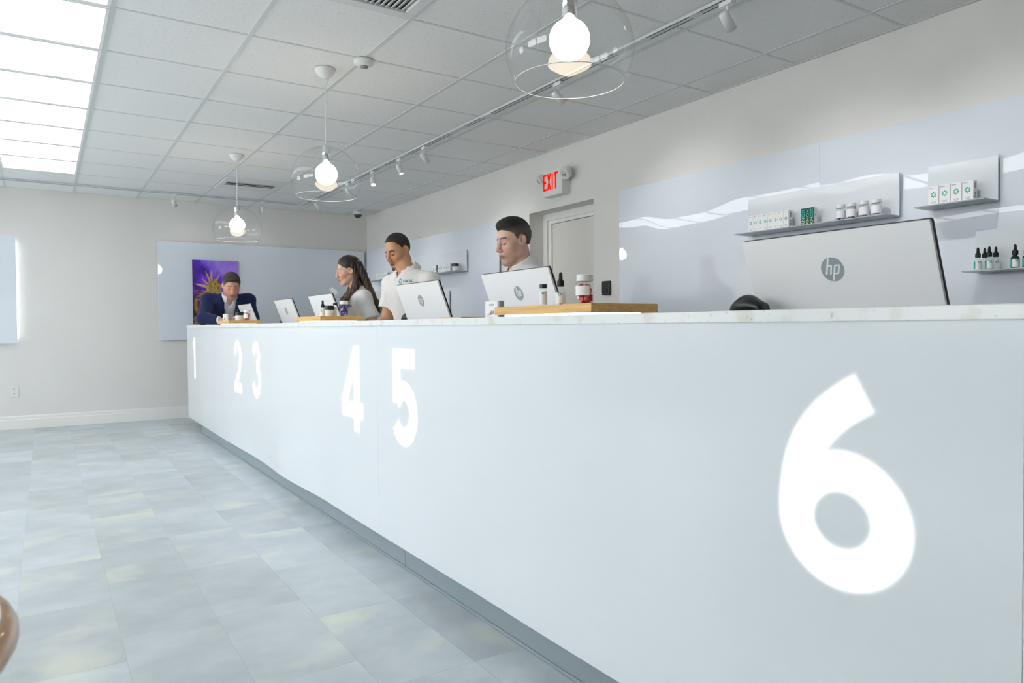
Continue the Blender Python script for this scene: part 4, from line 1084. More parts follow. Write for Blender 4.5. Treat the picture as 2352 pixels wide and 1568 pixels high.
def hand_prims(W, f, s, curl=.5):
    """list of capsules: palm and five unequal, bent fingers. f = along the hand, s = towards the thumb"""
    f = np.array(f, float); f /= np.linalg.norm(f); s = np.array(s, float); s -= f*(s@f); s /= np.linalg.norm(s); n = np.cross(s, f)
    if n[2] > 0: n = -n
    W = np.array(W, float); out = []
    for k in (-.028, -.01, .008, .024): out.append((W+f*.012+s*k*.6, W+f*.082+s*k, .0145, .0125))
    for k, L, w_ in ((-.031, .056, .0075), (-.011, .072, .0084), (.010, .078, .0086), (.030, .070, .0084)):
        b0 = W+f*.084+s*k; d1 = f*math.cos(curl*.7)+n*math.sin(curl*.7); d2 = f*math.cos(curl*1.7)+n*math.sin(curl*1.7); d3 = f*math.cos(curl*2.5)+n*math.sin(curl*2.5)
        p1 = b0+d1*L*.45; p2 = p1+d2*L*.32; p3 = p2+d3*L*.23
        out += [(b0, p1, w_*1.12, w_), (p1, p2, w_, w_*.92), (p2, p3, w_*.92, w_*.8)]
    tb = W+f*.028+s*.026; t1 = tb+f*.028+s*.026+n*.012; t2 = t1+f*.028+s*.006+n*.008
    out += [(tb, t1, .0135, .0105), (t1, t2, .0102, .008)]
    return out

SKIN_M = vcol_mat('skin', .48, sss=.15, bump=.0004, bscale=300)
HAIR_M = vcol_mat('hair_strands', .42, bump=.0035, bscale=110, stretch=(1, 1, .18))
SHORT_M = vcol_mat('short_hair', .6, bump=.003, bscale=320)
def cloth(name, col, rough=.8, bs=26, bump=.004): return mat(name, col, rough, var=.03, vscale=14, bump=bump, bscale=bs, spec=.25, sheen=.15)
POLO = cloth('white_polo', lin(232, 232, 230)); NAVY = cloth('navy_wool', lin(32, 42, 84)); SHIRT = cloth('white_shirt', lin(236, 238, 242), .7)
TROUS = cloth('dark_trousers', lin(40, 42, 48)); SHOE = mat('black_shoe', lin(22, 22, 24), .35)

def person(lab, root, face, J, hd, skin, colf, hair, garments, coll=None, female=False):
    """J: joints in local frame (x right, y forward). hd: (centre, yaw, pitch, roll, scale, shape)"""
    ang = math.atan2(-face[0], face[1]); t = thing('person', lab, 'person', (root[0], root[1], 0), None, ang)
    ca, sa = math.cos(ang), math.sin(ang)
    def loc(p): dx, dy = p[0]-root[0], p[1]-root[1]; return np.array([dx*ca+dy*sa, -dx*sa+dy*ca, p[2]])
    hc = loc(hd[0]); R = rotm(*hd[1:4]); s = hd[4]; par = hd[5]
    J = {k: (loc(v[1:]) if v[0] == 'w' else np.array(v[1:], float)) for k, v in J.items()}
    toH = lambda P: ((P-hc.astype(np.float32))@R.astype(np.float32))/s
    fromH = lambda p: hc+R@(np.array(p)*s)
    sp = J['spine']; sp = sp.reshape(-1, 5)      # rows: z, y, x, rx, ry
    def torso(P, g):
        z = P[:, 2]; cy = np.interp(z, sp[:, 0], sp[:, 1]); cx = np.interp(z, sp[:, 0], sp[:, 2]); rx = np.interp(z, sp[:, 0], sp[:, 3])+g; ry = np.interp(z, sp[:, 0], sp[:, 4])+g
        d = (np.sqrt(((P[:, 0]-cx)/rx)**2+((P[:, 1]-cy)/ry)**2)-1)*np.minimum(rx, ry)
        d = np.maximum(d, np.maximum(sp[0, 0]-z-g, z-sp[-1, 0]-g))
        for S_ in ('sl', 'sr'):
            sgn = -1 if S_ == 'sl' else 1
            nb = np.array([J['neck'][0]+sgn*.040, J['neck'][1]-.010, J['neck'][2]-.034])
            d = smin(d, cap(P, nb, J[S_], .040+g*.6, J.get('shr', np.array([.058]))[0]+g), .045)
        return d
    neck_a = fromH((0, -.025, -.055)); neck_b = J['neck']+np.array([0, .0, -.03])
    nr = .047 if female else .056
    hands = []
    for S_ in 'lr':
        wv_ = J['w'+S_]; f_ = J.get('h'+S_, wv_-J['e'+S_]); hands += hand_prims(wv_, f_, J.get('t'+S_, np.array([1. if S_ == 'l' else -1., .3, .2])), J.get('curl', np.array([.3]))[0])
    ar = .043 if female else .050
    def body(P):
        d = torso(P, -.012)
        for S_ in 'lr':
            d = smin(d, cap(P, J['s'+S_], J['e'+S_], ar, ar*.8), .03); d = smin(d, cap(P, J['e'+S_], J['w'+S_], ar*.83, ar*.54), .012)
            d = smin(d, cap(P, J['hip'+S_], J['hip'+S_]+np.array([0, .02, -.43]), .075, .055), .04); d = smin(d, cap(P, J['hip'+S_]+np.array([0, .02, -.43]), J['hip'+S_]+np.array([0, -.02, -.84]), .052, .038), .01)
            ft = J['hip'+S_]+np.array([0, .05, -.87]); d = smin(d, ell(P, (ft[0], ft[1], .04), (.042, .115, .034)), .03)
        m_ = np.abs(P[:, 2]-J['wl'][2]) < 9
        hd_ = np.full(len(P), 9., np.float32)
        near = np.minimum(sph(P, J['wl'], .0), sph(P, J['wr'], .0)) < .26
        if near.any():
            Q = P[near]; h_ = np.full(len(Q), 9., np.float32)
            for k, (a, b, r0, r1) in enumerate(hands): h_ = smin(h_, cap(Q, a, b, r0, r1), .006)
            hd_[near] = h_
        d = smin(d, hd_, .015)
        nk = cap(P, neck_a, neck_b, nr, nr*1.08); d = smin(d, nk, .03)
        nearh = sph(P, hc, .0) < .24; hv = np.full(len(P), 9., np.float32)
        if nearh.any(): hv[nearh] = head_sdf(toH(P[nearh]), par)*s
        return smin(d, hv, .016)
    zs = axis(-.01, hc[2]+.17, hc[2]-.15, hc[2]+.17, .011, .0026)
    xs = axis(-.52, .52, hc[0]-.105, hc[0]+.105, .011, .0026); ys = axis(-.30, .78, hc[1]-.13, hc[1]+.14, .011, .0026)
    vs, F = nets(body, xs, ys, zs)
    def bcol(v):
        q = toH(v.astype(np.float32)).astype(float); C = np.tile(np.array(skin, float), (len(v), 1)); return colf(q, v, C)
    mesh_np('body', vs, F, SKIN_M, t, bcol, 1)
    # hair
    hf, hcol, hm, hbox, hst = hair(toH, fromH, s, hc, J)
    xs = np.arange(hbox[0][0], hbox[0][1], hst, dtype=np.float32); ys = np.arange(hbox[1][0], hbox[1][1], hst, dtype=np.float32); zs = np.arange(hbox[2][0], hbox[2][1], hst, dtype=np.float32)
    vs, F = nets(hf, xs, ys, zs)
    mesh_np('hair', vs, F, hm, t, lambda v: hcol(toH(v.astype(np.float32)).astype(float), v), 1)
    # garments
    for nm, fn, m_, step, zr in garments:
        g = fn(J, torso, neck_a, neck_b, nr, loc, ar)
        xs = np.arange(-.50, .50, step, dtype=np.float32); ys = np.arange(-.32, .72, step, dtype=np.float32); zs = np.arange(zr[0], zr[1], step, dtype=np.float32)
        vs, F = nets(g, xs, ys, zs); o = mesh_np(nm, vs, F, m_, t, None, 2)
        t['_'+nm] = 1; del t['_'+nm]
        J['mesh_'+nm] = o
    # collar: folded band around the neck
    if coll:
        tl = math.radians(coll.get('tilt', 22)); ax_ = np.array([0, math.sin(tl), math.cos(tl)])
        ctr = J['neck']+coll.get('off', np.zeros(3)); fw = np.array([0, math.cos(tl), -math.sin(tl)]); rt = np.array([1., 0, 0])
        vs = []; n = 44; gapa = coll['gap']; rows = 6; r1 = coll['r']; hh_ = coll['h']
        for k in range(n+1):
            a = math.radians(gapa+(360-2*gapa)*k/n); cf = .5+.5*math.cos(a); d_ = fw*math.cos(a)+rt*math.sin(a)
            tip = max(0, (math.cos(a)-.45))/.55; hz_ = hh_*(1-.38*cf)
            pts = [(r1*.99, -.014), (r1, hz_-.002), (r1*1.06, hz_+.002), (r1*1.15, hz_-.004), (r1*1.30, hz_*.35-.010*cf), (r1*1.46+.008*tip, -.010-.022*cf-.018*tip)]
            for r_, z_ in pts: vs.append(ctr+d_*r_+ax_*z_)
        fs = [(k*rows+j, (k+1)*rows+j, (k+1)*rows+j+1, k*rows+j+1) for k in range(n) for j in range(rows-1)]
        o = MB().add([tuple(v) for v in vs], fs).build('collar', coll['mat'], t, smooth=True)
        so = o.modifiers.new('solid', 'SOLIDIFY'); so.thickness = .003; so.offset = 0
        sb = o.modifiers.new('sub', 'SUBSURF'); sb.levels = 1; sb.render_levels = 1
    return t, J, fromH, loc

def flat_cut(P, d, end, dr): return np.maximum(d, (P-end.astype(np.float32))@dr.astype(np.float32))
def polo(frac=.62, hem=.80, loose=.0):
    def mk(J, torso, na, nb, nr, loc, ar):
        def g(P):
            d = torso(P, .010+loose)
            for S_ in 'lr':
                a, b = J['s'+S_], J['e'+S_]; e = a+(b-a)*frac; dr = (b-a)/np.linalg.norm(b-a)
                d = smin(d, flat_cut(P, cap(P, a, e+dr*.05, ar+.013, ar+.020), e, dr), .035)
            d = d+.0034*np.sin(P[:, 2]*30+P[:, 0]*25+np.sin(P[:, 1]*26+P[:, 0]*14)*2.0)*np.clip(.4+np.sin(P[:, 0]*11+P[:, 2]*9), 0, 1)+.0030*np.sin(P[:, 0]*48-P[:, 2]*21+np.sin(P[:, 2]*15)*2.)*np.clip(.3+np.sin(P[:, 1]*13-P[:, 2]*12+1.), 0, 1)
            d = smax(d, -(cap(P, J['neck']+np.array([0, .016, -.018]), na+(na-nb)*.5, nr+.004)), .006)
            # placket opening
            op = np.maximum(np.abs(P[:, 0]-J['neck'][0])-(.004+np.clip(P[:, 2]-(J['neck'][2]-.085), 0, .2)*.13), (J['neck'][2]-.085)-P[:, 2]); op = np.maximum(op, J['neck'][1]+.02-P[:, 1])
            d = smax(d, -np.maximum(op, -(d+.012)), .003)
            return np.maximum(d, hem-P[:, 2])
        return g
    return mk
def trousers(J, torso, na, nb, nr, loc, ar):
    def g(P):
        d = np.maximum(torso(P, .004), P[:, 2]-1.0)
        for S_ in 'lr':
            h_ = J['hip'+S_]; d = smin(d, cap(P, h_, h_+np.array([0, .02, -.43]), .080, .068), .05); d = smin(d, cap(P, h_+np.array([0, .02, -.43]), h_+np.array([0, -.02, -.86]), .070, .058), .01)
        return np.maximum(d, .06-P[:, 2])
    return g
def shoes(J, torso, na, nb, nr, loc, ar):
    def g(P):
        d = np.full(len(P), 9., np.float32)
        for S_ in 'lr':
            ft = J['hip'+S_]+np.array([0, .05, -.87]); d = np.minimum(d, smin(ell(P, (ft[0], ft[1], .045), (.052, .14, .05)), cap(P, (ft[0], ft[1]-.06, .05), (ft[0], ft[1]-.06, .10), .05), .03))
        return np.maximum(d, .0-P[:, 2])
    return g
def spine(lean, top, w=1., zw=1., tw=0.):
    """rows z,y,x,rx,ry from hips to the neck base, leaning forward by `lean` at the top"""
    r = [(.84, 0, .160, .115), (.96, 0, .166, .118), (1.08, .18, .148, .108), (1.20, .42, .156, .114), (1.31, .68, .168, .118), (1.39, .88, .150, .100), (1.44, .96, .090, .066), (1.475, 1.0, .050, .045)]
    k = (top-.84)/(1.475-.84)
    return np.array([[.84+(z-.84)*k, y*lean, tw*y, rx*w, ry*w] for z, y, rx, ry in r]).ravel()

def skin_cols(base, brow, lips, lid, extra=None, browy=.026, eye_open=.5, browt=.0048):
    base = np.array(base)
    def f(q, v, C):
        x, y, z = np.abs(q[:, 0]), q[:, 1], q[:, 2]; head = (np.abs(q) < .2).all(1)
        front = head & (y > .035)
        def mix(mask, col, w_=1.): 
            mm = (np.clip(mask, 0, 1)*w_*front)[:, None]; C[:] = C*(1-mm)+np.array(col)*mm
        red = base*np.array([1.02, .78, .74])
        mix(np.exp(-((x-.043)/.02)**2-((z+.03)/.02)**2)*.5, red); mix(np.exp(-(x/.014)**2-((z+.03)/.012)**2)*.7*(y > .09), red)
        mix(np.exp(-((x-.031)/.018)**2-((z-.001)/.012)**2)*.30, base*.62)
        # lips
        lm = np.clip(1.3-((x/.0235)**2+((z+.0665)/.0098)**2), 0, 1)*(y > .078); mix(lm*2, lips)
        mix(np.clip(1.5-np.abs(z+.0662)/.0018, 0, 1)*(x < .022)*(y > .08), lips*.45)
        # eyes: white, iris, lash line
        ez = z+.0005
        op = np.clip(1.4-(((x-.031)/.0125)**2+((ez+.003)/(.0052*eye_open+.0008))**2), 0, 1)*(y > .06)
        mix(op*3, np.array([.42, .38, .36])*(.6+.6*eye_open)); mix(np.clip(1.3-(((x-.031)/.0055)**2+((ez+.003)/(.0052*eye_open+.001))**2), 0, 1)*3*(y > .06), lid*.5)
        la = np.clip(1.6-np.abs(ez-(.0030*eye_open-.002)+((x-.031)/.016)**2*.004)/.0017, 0, 1)*(np.abs(x-.031) < .0145)*(y > .055); mix(la, lid)
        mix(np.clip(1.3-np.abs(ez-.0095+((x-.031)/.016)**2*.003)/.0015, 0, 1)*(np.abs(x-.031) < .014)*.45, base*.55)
        # brows
        by = browy+.004-((x-.028)/.022)**2*.0055
        bm_ = np.clip(1.5-np.abs(z-by)/browt, 0, 1)*np.clip((x-.010)/.004, 0, 1)*np.clip((.050-x)/.006, 0, 1)*np.clip((y-.056)/.010, 0, 1); mix(bm_, brow, .92)
        # nostril shadow
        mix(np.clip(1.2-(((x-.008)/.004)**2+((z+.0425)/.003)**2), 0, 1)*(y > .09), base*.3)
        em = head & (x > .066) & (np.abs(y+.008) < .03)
        e_ = (np.clip(1.3-(((y+.004)/.010)**2+((z+.001)/.018)**2), 0, 1)*em*.55)[:, None]; C[:] = C*(1-e_)+base*np.array([.62, .45, .42])*e_  # inner ear shadow painted into the skin colour
        if extra: extra(q, v, C, mix, x, y, z, head)
        return C
    return f

# ---------------------------------------------------------------- man with neat black hair (behind screen 5)
def hair_short(pts, t_, top, side, topc=None, add=None, zfade=.055, noise=.0015, step=.003):
    def hair(toH, fromH, s, hc, J):
        def f(P):
            q = toH(P); d = ell(q, (0, -.016, .036), (.0735+t_, .0955+t_*1.1, .0905+t_))
            zt = hairline(q[:, 1], pts)
            d = d+noise*np.sin(q[:, 0]*420+q[:, 1]*170)*np.sin(q[:, 1]*330+q[:, 2]*250)
            if add is not None: d = add(q, d)
            tp = np.clip((q[:, 2]-zt)/.040, 0, 1); d = d+t_*.8*(1-tp*tp*(3-2*tp))
            cut = zt-q[:, 2]-np.clip((q[:, 1]-.03)/.03, 0, 1)*(np.abs(q[:, 0])/.06)**2*.008
            # keep off the ears
            earm = .030-np.sqrt(((q[:, 1]+.012)/1.0)**2+((q[:, 2]+.004)*.78)**2); earm = np.where(np.abs(q[:, 0]) > .05, earm, -1)
            return smax(smax(d, cut, .004), earm, .003)*s
        def col(q, v):
            k = np.clip((q[:, 2]-zfade+.10*0)/.035+.5, 0, 1)[:, None]; k = np.where((q[:, 1] < -.06)[:, None], np.clip(k+.35, 0, 1), k)
            return np.array(side)*(1-k)+np.array(top)*k
        b = [(hc[k]-.16, hc[k]+.16) for k in range(3)]
        return f, col, SHORT_M, b, step
    return hair
SHORT_PTS = [(-.12, -.075), (-.085, -.070), (-.055, -.045), (-.035, -.030), (-.012, -.022), (.010, -.016), (.022, .012), (.034, .046), (.046, .058), (.062, .070), (.085, .080), (.12, .082)]
A = lambda *v: ('w',)+v
Lc = lambda *v: ('l',)+v
def ex_m4(q, v, C, mix, x, y, z, head):
    st = np.clip((-.045-z)/.03, 0, 1)*np.clip((y-.0)/.03, 0, 1); mix(st*.28, np.array(lin(96, 72, 66)))
SK4 = np.array(lin(226, 182, 162))
person('man with neat short black hair in a white polo looking down at his screen', (2.17, 3.17), (-1, .04), {
    'spine': Lc(*spine(.07, 1.372)), 'neck': Lc(0, .058, 1.366), 'sl': Lc(-.180, .05, 1.270), 'sr': Lc(.180, .05, 1.270),
    'el': Lc(-.225, .00, 1.02), 'er': Lc(.240, .05, 1.04), 'wl': Lc(-.15, .17, .975), 'wr': Lc(.17, .20, .985), 'hipl': Lc(-.09, 0, .89), 'hipr': Lc(.09, 0, .89)},
    ((2.068, 3.185, 1.492), math.radians(6), math.radians(14), 0, .955, {'jw': 1.05}), SK4,
    skin_cols(SK4, np.array(lin(58, 42, 36)), np.array(lin(180, 116, 106)), np.array(lin(46, 32, 28)), ex_m4, eye_open=.55),
    hair_short(SHORT_PTS, .0085, lin(20, 18, 18), lin(96, 78, 68), zfade=.068, add=lambda q, d: smin(d, ell(q, (0, .024, .096), (.056, .058, .032)), .03)),
    [('polo_shirt', polo(), POLO, 0.0075, (.78, 1.46)), ('trousers', trousers, TROUS, .014, (.03, 1.02)), ('shoes', shoes, SHOE, .01, (-.02, .2))],
    {'gap': 15, 'r': .0635, 'h': .040, 'mat': POLO, 'tilt': 28})

# ---------------------------------------------------------------- bearded man
def ex_m3(q, v, C, mix, x, y, z, head):
    dk = np.array(lin(44, 34, 30))
    mix(np.clip(1.4-((x/.030)**2+((z+.108)/.020)**2), 0, 1)*(y > .045)*(z < -.082), dk, .95)
    mix(np.clip(1.4-np.abs(z+.0515)/.005, 0, 1)*(x < .026)*(y > .07)*.75, dk)
    mix(np.clip((-.03-z)/.03, 0, 1)*np.clip(1-np.abs(y-.02)/.05, 0, 1)*.25, dk)
    mix(np.clip((z-.035)/.02, 0, 1)*np.clip((.062-y)/.02, 0, 1)*.3, dk)
SK3 = np.array(lin(202, 152, 118))
BUZZ_PTS = [(-.12, -.070), (-.085, -.065), (-.05, -.040), (-.03, -.02), (-.012, -.008), (.008, -.004), (.022, .030), (.034, .058), (.05, .082), (.085, .094), (.12, .095)]
r3 = person('bearded man with cropped black hair in a white polo leaning over his screen', (2.17, 4.545), (-.95, -.31), {
    'spine': Lc(*spine(.11, 1.442, 1.06)), 'neck': Lc(0, .105, 1.434), 'sl': Lc(-.188, .07, 1.345), 'sr': Lc(.168, .09, 1.345),
    'el': Lc(-.25, .05, 1.09), 'er': Lc(.215, .10, 1.10), 'wl': Lc(-.16, .24, .99), 'wr': Lc(.155, .33, 1.005), 'hipl': Lc(-.09, 0, .89), 'hipr': Lc(.09, 0, .89)},
    ((2.048, 4.612, 1.567), math.radians(3), math.radians(22), math.radians(4), .97, {'jw': 1.08, 'fw': 1.04}), SK3,
    skin_cols(SK3, np.array(lin(38, 28, 24)), np.array(lin(160, 100, 86)), np.array(lin(36, 26, 22)), ex_m3, eye_open=.4, browt=.0056, browy=.022),
    hair_short(BUZZ_PTS, .0045, lin(34, 28, 26), lin(62, 50, 42), zfade=.03),
    [('polo_shirt', polo(.66), POLO, 0.0075, (.78, 1.55)), ('trousers', trousers, TROUS, .014, (.03, 1.02)), ('shoes', shoes, SHOE, .01, (-.02, .2))],
    {'gap': 16, 'r': .066, 'h': .038, 'mat': POLO, 'tilt': 28})

# ---------------------------------------------------------------- woman with long brown hair
def hair_long(toH, fromH, s, hc, J):
    top = lambda *p: fromH(p)
    neck = J['neck']
    strands = []
    # back fall, both sides
    for x in (-.055, -.028, 0, .028, .055):
        a = top(x, -.085, .03); b = top(x*1.1, -.10, -.055); c = np.array([neck[0]+x*1.35, neck[1]-.085, neck[2]-.02]); d_ = np.array([neck[0]+x*1.25-.01, neck[1]-.135, neck[2]-.10]); e_ = np.array([neck[0]+x*1.1-.015, neck[1]-.155, neck[2]-.17])
        strands += [(a, b, .034, .034), (b, c, .034, .027), (c, d_, .027, .016), (d_, e_, .016, .006)]
    for sg in (-1, 1):
        a = top(sg*.066, -.035, .03); b = top(sg*.070, -.042, -.05); c = np.array([neck[0]+sg*.076, neck[1]+.030, neck[2]+.030]); d_ = np.array([neck[0]+sg*.084, neck[1]+.112, neck[2]-.07]); e_ = np.array([neck[0]+sg*.066, neck[1]+.142, neck[2]-.165])
        strands += [(a, b, .022, .022), (b, c, .022, .021), (c, d_, .021, .017), (d_, e_, .017, .006)]
        c2 = np.array([neck[0]+sg*.060, neck[1]+.055, neck[2]+.01]); d2 = np.array([neck[0]+sg*.050, neck[1]+.128, neck[2]-.12]); strands += [(b, c2, .016, .016), (c2, d2, .016, .008)]
    pts = [(-.12, -.4), (-.040, -.4), (-.020, -.03), (.0, .004), (.02, .018), (.035, .036), (.055, .060), (.075, .080), (.12, .088)]
    def f(P):
        q = toH(P); d = ell(q, (0, -.017, .037), (.0835, .106, .101)); zt = hairline(q[:, 1], pts)
        cut = zt-q[:, 2]-np.clip((q[:, 1]-.025)/.04, 0, 1)*(np.abs(q[:, 0])/.06)**2*.022
        earm = .026-np.sqrt((q[:, 1]-.002)**2+((q[:, 2]+.004)*.80)**2); earm = np.where(np.abs(q[:, 0]) > .05, earm, -1)
        d = smax(smax(d, cut, .004), earm, .004)*s
        h_ = np.full(len(P), 9., np.float32)
        for a, b, r0, r1 in strands: h_ = smin(h_, cap(P, a, b, r0, r1), .012)
        h_ = h_+.0022*np.sin(P[:, 0]*300+P[:, 1]*240)
        return smin(d, h_, .015)
    def col(q, v):
        k = np.clip((hc[2]-.02-v[:, 2])/.22, 0, 1)[:, None]; st = (.85+.3*np.sin(v[:, 0]*420+v[:, 1]*330+np.sin(v[:, 2]*20)))[:, None]
        return (np.array(lin(44, 34, 30))*(1-k)+np.array(lin(104, 78, 62))*k)*st
    b = [(hc[0]-.2, hc[0]+.2), (min(hc[1], neck[1])-.27, hc[1]+.15), (neck[2]-.24, hc[2]+.16)]
    return f, col, HAIR_M, b, .0035
SKW = np.array(lin(226, 180, 152))
rw = person('woman with long brown hair in a white polo looking down', (2.13, 5.425), (-.985, .17), {
    'spine': Lc(*spine(.065, 1.345, .90)), 'neck': Lc(0, .055, 1.335), 'sl': Lc(-.165, .045, 1.272), 'sr': Lc(.165, .045, 1.272), 'shr': Lc(.050),
    'el': Lc(-.215, -.03, 1.055), 'er': Lc(.215, -.03, 1.045), 'wl': Lc(-.16, .08, 1.005), 'wr': Lc(.15, .08, 1.00), 'hipl': Lc(-.085, 0, .89), 'hipr': Lc(.085, 0, .89)},
    ((2.012, 5.475, 1.492), math.radians(0), math.radians(13), 0, .90, {'jw': .9, 'fw': .96, 'nose': .8}), SKW,
    skin_cols(SKW, np.array(lin(70, 50, 42)), np.array(lin(186, 104, 100)), np.array(lin(48, 34, 30)), None, eye_open=.12, browt=.0036),
    hair_long, [('polo_shirt', polo(.72), POLO, 0.0075, (.78, 1.46)), ('trousers', trousers, TROUS, .014, (.03, 1.02)), ('shoes', shoes, SHOE, .01, (-.02, .2))],
    {'gap': 20, 'r': .056, 'h': .028, 'mat': POLO, 'tilt': 24}, True)

# ---------------------------------------------------------------- man in blue jacket leaning on the counter end
def jacket(J, torso, na, nb, nr, loc, ar):
    def g(P):
        d = torso(P, .020)
        for S_ in 'lr':
            a, b, c = J['s'+S_], J['e'+S_], J['w'+S_]; dr = (c-b)/np.linalg.norm(c-b); e = b+(c-b)*.86
            d = smin(d, cap(P, a, b, ar+.022, ar+.014), .03); d = smin(d, flat_cut(P, cap(P, b, e+dr*.05, ar+.014, ar-.004), e, dr), .02)
        d = d+.0022*np.sin(P[:, 2]*31+P[:, 0]*23)+.0016*np.sin(P[:, 0]*41-P[:, 2]*19+1.)
        d = smax(d, -cap(P, J['neck']+np.array([0, .02, -.02]), na+(na-nb)*.5, nr+.022), .006)
        nz_ = J['neck'][2]; vw = .030+np.clip((P[:, 2]-(nz_-.40))/.40, 0, 1.3)*.036
        op = np.maximum(np.abs(P[:, 0]-J['neck'][0]+.0)-vw, (nz_-.60)-P[:, 2]); op = np.maximum(op, J['neck'][1]-.06-P[:, 1]-np.clip(nz_-P[:, 2], 0, .6)*.75)
        d = smax(d, -op, .006)
        return np.maximum(d, .70-P[:, 2])
    return g
def dress_shirt(J, torso, na, nb, nr, loc, ar):
    def g(P):
        d = torso(P, .004)+.0012*np.sin(P[:, 2]*60+P[:, 0]*30)
        for S_ in 'lr':
            a, b = J['e'+S_], J['w'+S_]; dr = (b-a)/np.linalg.norm(b-a); e = a+(b-a)*.96
            d = np.minimum(d, flat_cut(P, cap(P, a, e+dr*.05, ar-.006, ar-.012), e, dr))
        d = smax(d, -cap(P, J['neck']+np.array([0, .012, -.012]), na+(na-nb)*.5, nr+.003), .005)
        op = np.maximum(np.abs(P[:, 0]-J['neck'][0])-(.003+np.clip(P[:, 2]-(J['neck'][2]-.14), 0, .2)*.22), (J['neck'][2]-.14)-P[:, 2]); op = np.maximum(op, J['neck'][1]+.01-P[:, 1])
        d = smax(d, -np.maximum(op, -(d+.012)), .003)
        return np.maximum(d, .82-P[:, 2])
    return g
def ex_m1(q, v, C, mix, x, y, z, head):
    gy = np.array(lin(150, 128, 118)); mix(np.clip((-.052-z)/.02, 0, 1)*np.clip((y-.0)/.03, 0, 1)*np.clip(1.2-np.clip(1.3-((x/.024)**2+((z+.066)/.010)**2), 0, 1), 0, 1)*.5, gy)
    mix(np.clip(1.4-np.abs(z-.045)/.0015, 0, 1)*(x < .03)*.25, np.array(SK1)*.6); mix(np.clip(1.4-np.abs(z-.058)/.0015, 0, 1)*(x < .03)*.2, np.array(SK1)*.6)
SK1 = np.array(lin(224, 168, 144))
M1_PTS = [(-.12, -.075), (-.085, -.068), (-.05, -.045), (-.03, -.030), (-.012, -.028), (.014, -.024), (.030, .020), (.042, .044), (.06, .066), (.085, .072), (.12, .072)]
r1 = person('man in a navy blue jacket and white shirt leaning on the counter end', (1.72, 8.57), (-.12, -.99), {
    'spine': Lc(*spine(.31, 1.41, 1.08)), 'neck': Lc(-.005, .33, 1.395), 'sl': Lc(-.205, .27, 1.355), 'sr': Lc(.205, .28, 1.350),
    'el': A(1.93, 8.24, 1.150), 'er': A(1.395, 8.13, 1.150), 'wl': A(1.685, 8.075, 1.134), 'wr': A(1.545, 7.99, 1.130), 'hl': Lc(.10, .03, -.012), 'hr': Lc(-.09, .05, -.010), 'curl': Lc(.35),
    'hipl': Lc(-.09, -.02, .89), 'hipr': Lc(.09, -.02, .89)},
    ((1.688, 8.145, 1.500), math.radians(3), math.radians(26), 0, 1.07, {'jw': 1.1, 'fw': 1.1}), SK1,
    skin_cols(SK1, np.array(lin(128, 104, 90)), np.array(lin(178, 112, 102)), np.array(lin(92, 66, 56)), ex_m1, eye_open=.06, browt=.0050),
    hair_short(M1_PTS, .011, lin(74, 64, 56), lin(118, 108, 100), add=lambda q, d: smin(d, ell(q, (0, .045, .102), (.062, .052, .030)), .03), noise=.003),
    [('jacket', jacket, NAVY, .0075, (.68, 1.52)), ('dress_shirt', dress_shirt, SHIRT, .0075, (.80, 1.50)), ('trousers', trousers, TROUS, .014, (.03, 1.02)), ('shoes', shoes, SHOE, .01, (-.02, .2))],
    {'gap': 22, 'r': .066, 'h': .038, 'mat': SHIRT, 'tilt': 30})

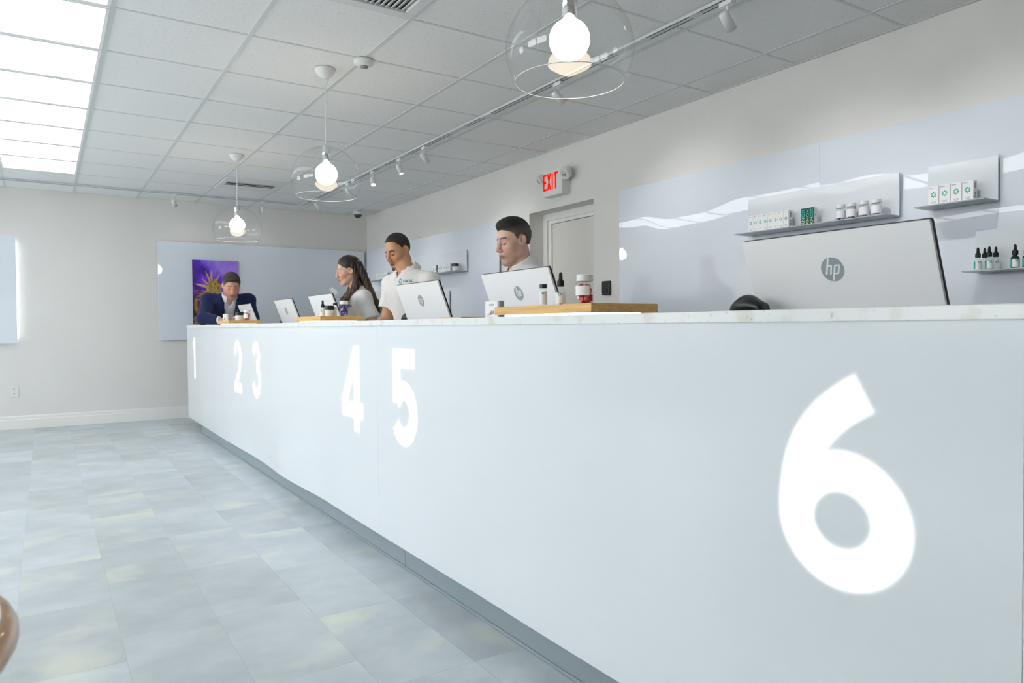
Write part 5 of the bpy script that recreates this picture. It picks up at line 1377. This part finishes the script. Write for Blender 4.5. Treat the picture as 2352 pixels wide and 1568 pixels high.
# chest marks: projected on to the cloth
from mathutils.bvhtree import BVHTree
def chest_mark(res, garment, xc, zc, w_, with_mark=True):
    t, J = res[0], res[1]; me = J['mesh_'+garment].data
    bv = BVHTree.FromPolygons([v.co for v in me.vertices], [p.vertices for p in me.polygons])
    def pj(a, b):
        h_ = bv.ray_cast(Vector((xc-a, .8, zc+b)), Vector((0, -1, 0)))[0]
        return tuple(h_+Vector((0, .0012, 0))) if h_ else (xc-a, .2, zc+b)
    q = MB(); put_text(q, 'KNOX', width=w_*.62, height=w_*.19, fn=lambda a, b: pj(a+w_*.22, b)); q.build('chest_lettering', M['black'], t)
    if with_mark:
        q = MB(); r = w_*.16
        for k in range(8):
            a0 = 2*math.pi*k/8; q.add([pj(-w_*.32+r*rr*math.cos(a0+da), r*1.35*rr*math.sin(a0+da)) for rr, da in ((.3, 0), (.8, -.3), (1, 0), (.8, .3))], [(0, 1, 2, 3)])
        q.build('chest_emblem', M['tealblue'], t)
M['tealblue'] = mat('teal_blue_print', lin(40, 170, 200), .6, var=.02)
chest_mark(r3, 'polo_shirt', -.078, 1.352, .095)
chest_mark(rw, 'polo_shirt', -.070, 1.215, .085, False)
# lapels
me = r1[1]['mesh_jacket'].data; bv = BVHTree.FromPolygons([v.co for v in me.vertices], [p.vertices for p in me.polygons]); nk_ = r1[1]['neck']
for sg in (-1, 1):
    vs = []; prof = [(.00, .066, .080), (-.03, .062, .105), (-.055, .060, .122), (-.075, .058, .108), (-.085, .057, .104), (-.14, .054, .092), (-.20, .050, .078), (-.27, .044, .058)]; nx_ = 5
    for dz, xi, xo in prof:
        for k in range(nx_+1):
            x_ = nk_[0]+sg*(xi+(xo-xi)*k/nx_); h_ = bv.ray_cast(Vector((x_, .95, nk_[2]+dz-.015)), Vector((0, -1, 0)))[0]
            vs.append(tuple(h_+Vector((0, .007, 0))) if h_ else (x_, vs[-1][1] if vs else .35, nk_[2]+dz-.015))
    fs = [(i*(nx_+1)+k, i*(nx_+1)+k+1, (i+1)*(nx_+1)+k+1, (i+1)*(nx_+1)+k) for i in range(len(prof)-1) for k in range(nx_)]
    o = MB().add(vs, fs).build('lapel', NAVY, r1[0], smooth=True); so = o.modifiers.new('solid', 'SOLIDIFY'); so.thickness = .005; so.offset = 0
# lapel pin
me = r1[1]['mesh_jacket'].data; bv = BVHTree.FromPolygons([v.co for v in me.vertices], [p.vertices for p in me.polygons])
h_ = bv.ray_cast(Vector((-.115, .9, 1.285)), Vector((0, -1, 0)))[0]
if h_: MB().lathe([(0, 0), (.009, 0), (.009, .003), (0, .004)], 16, h_-Vector((0, .001, 0)), 0, (0, 1, .2)).build('lapel_pin', M['white'], r1[0])
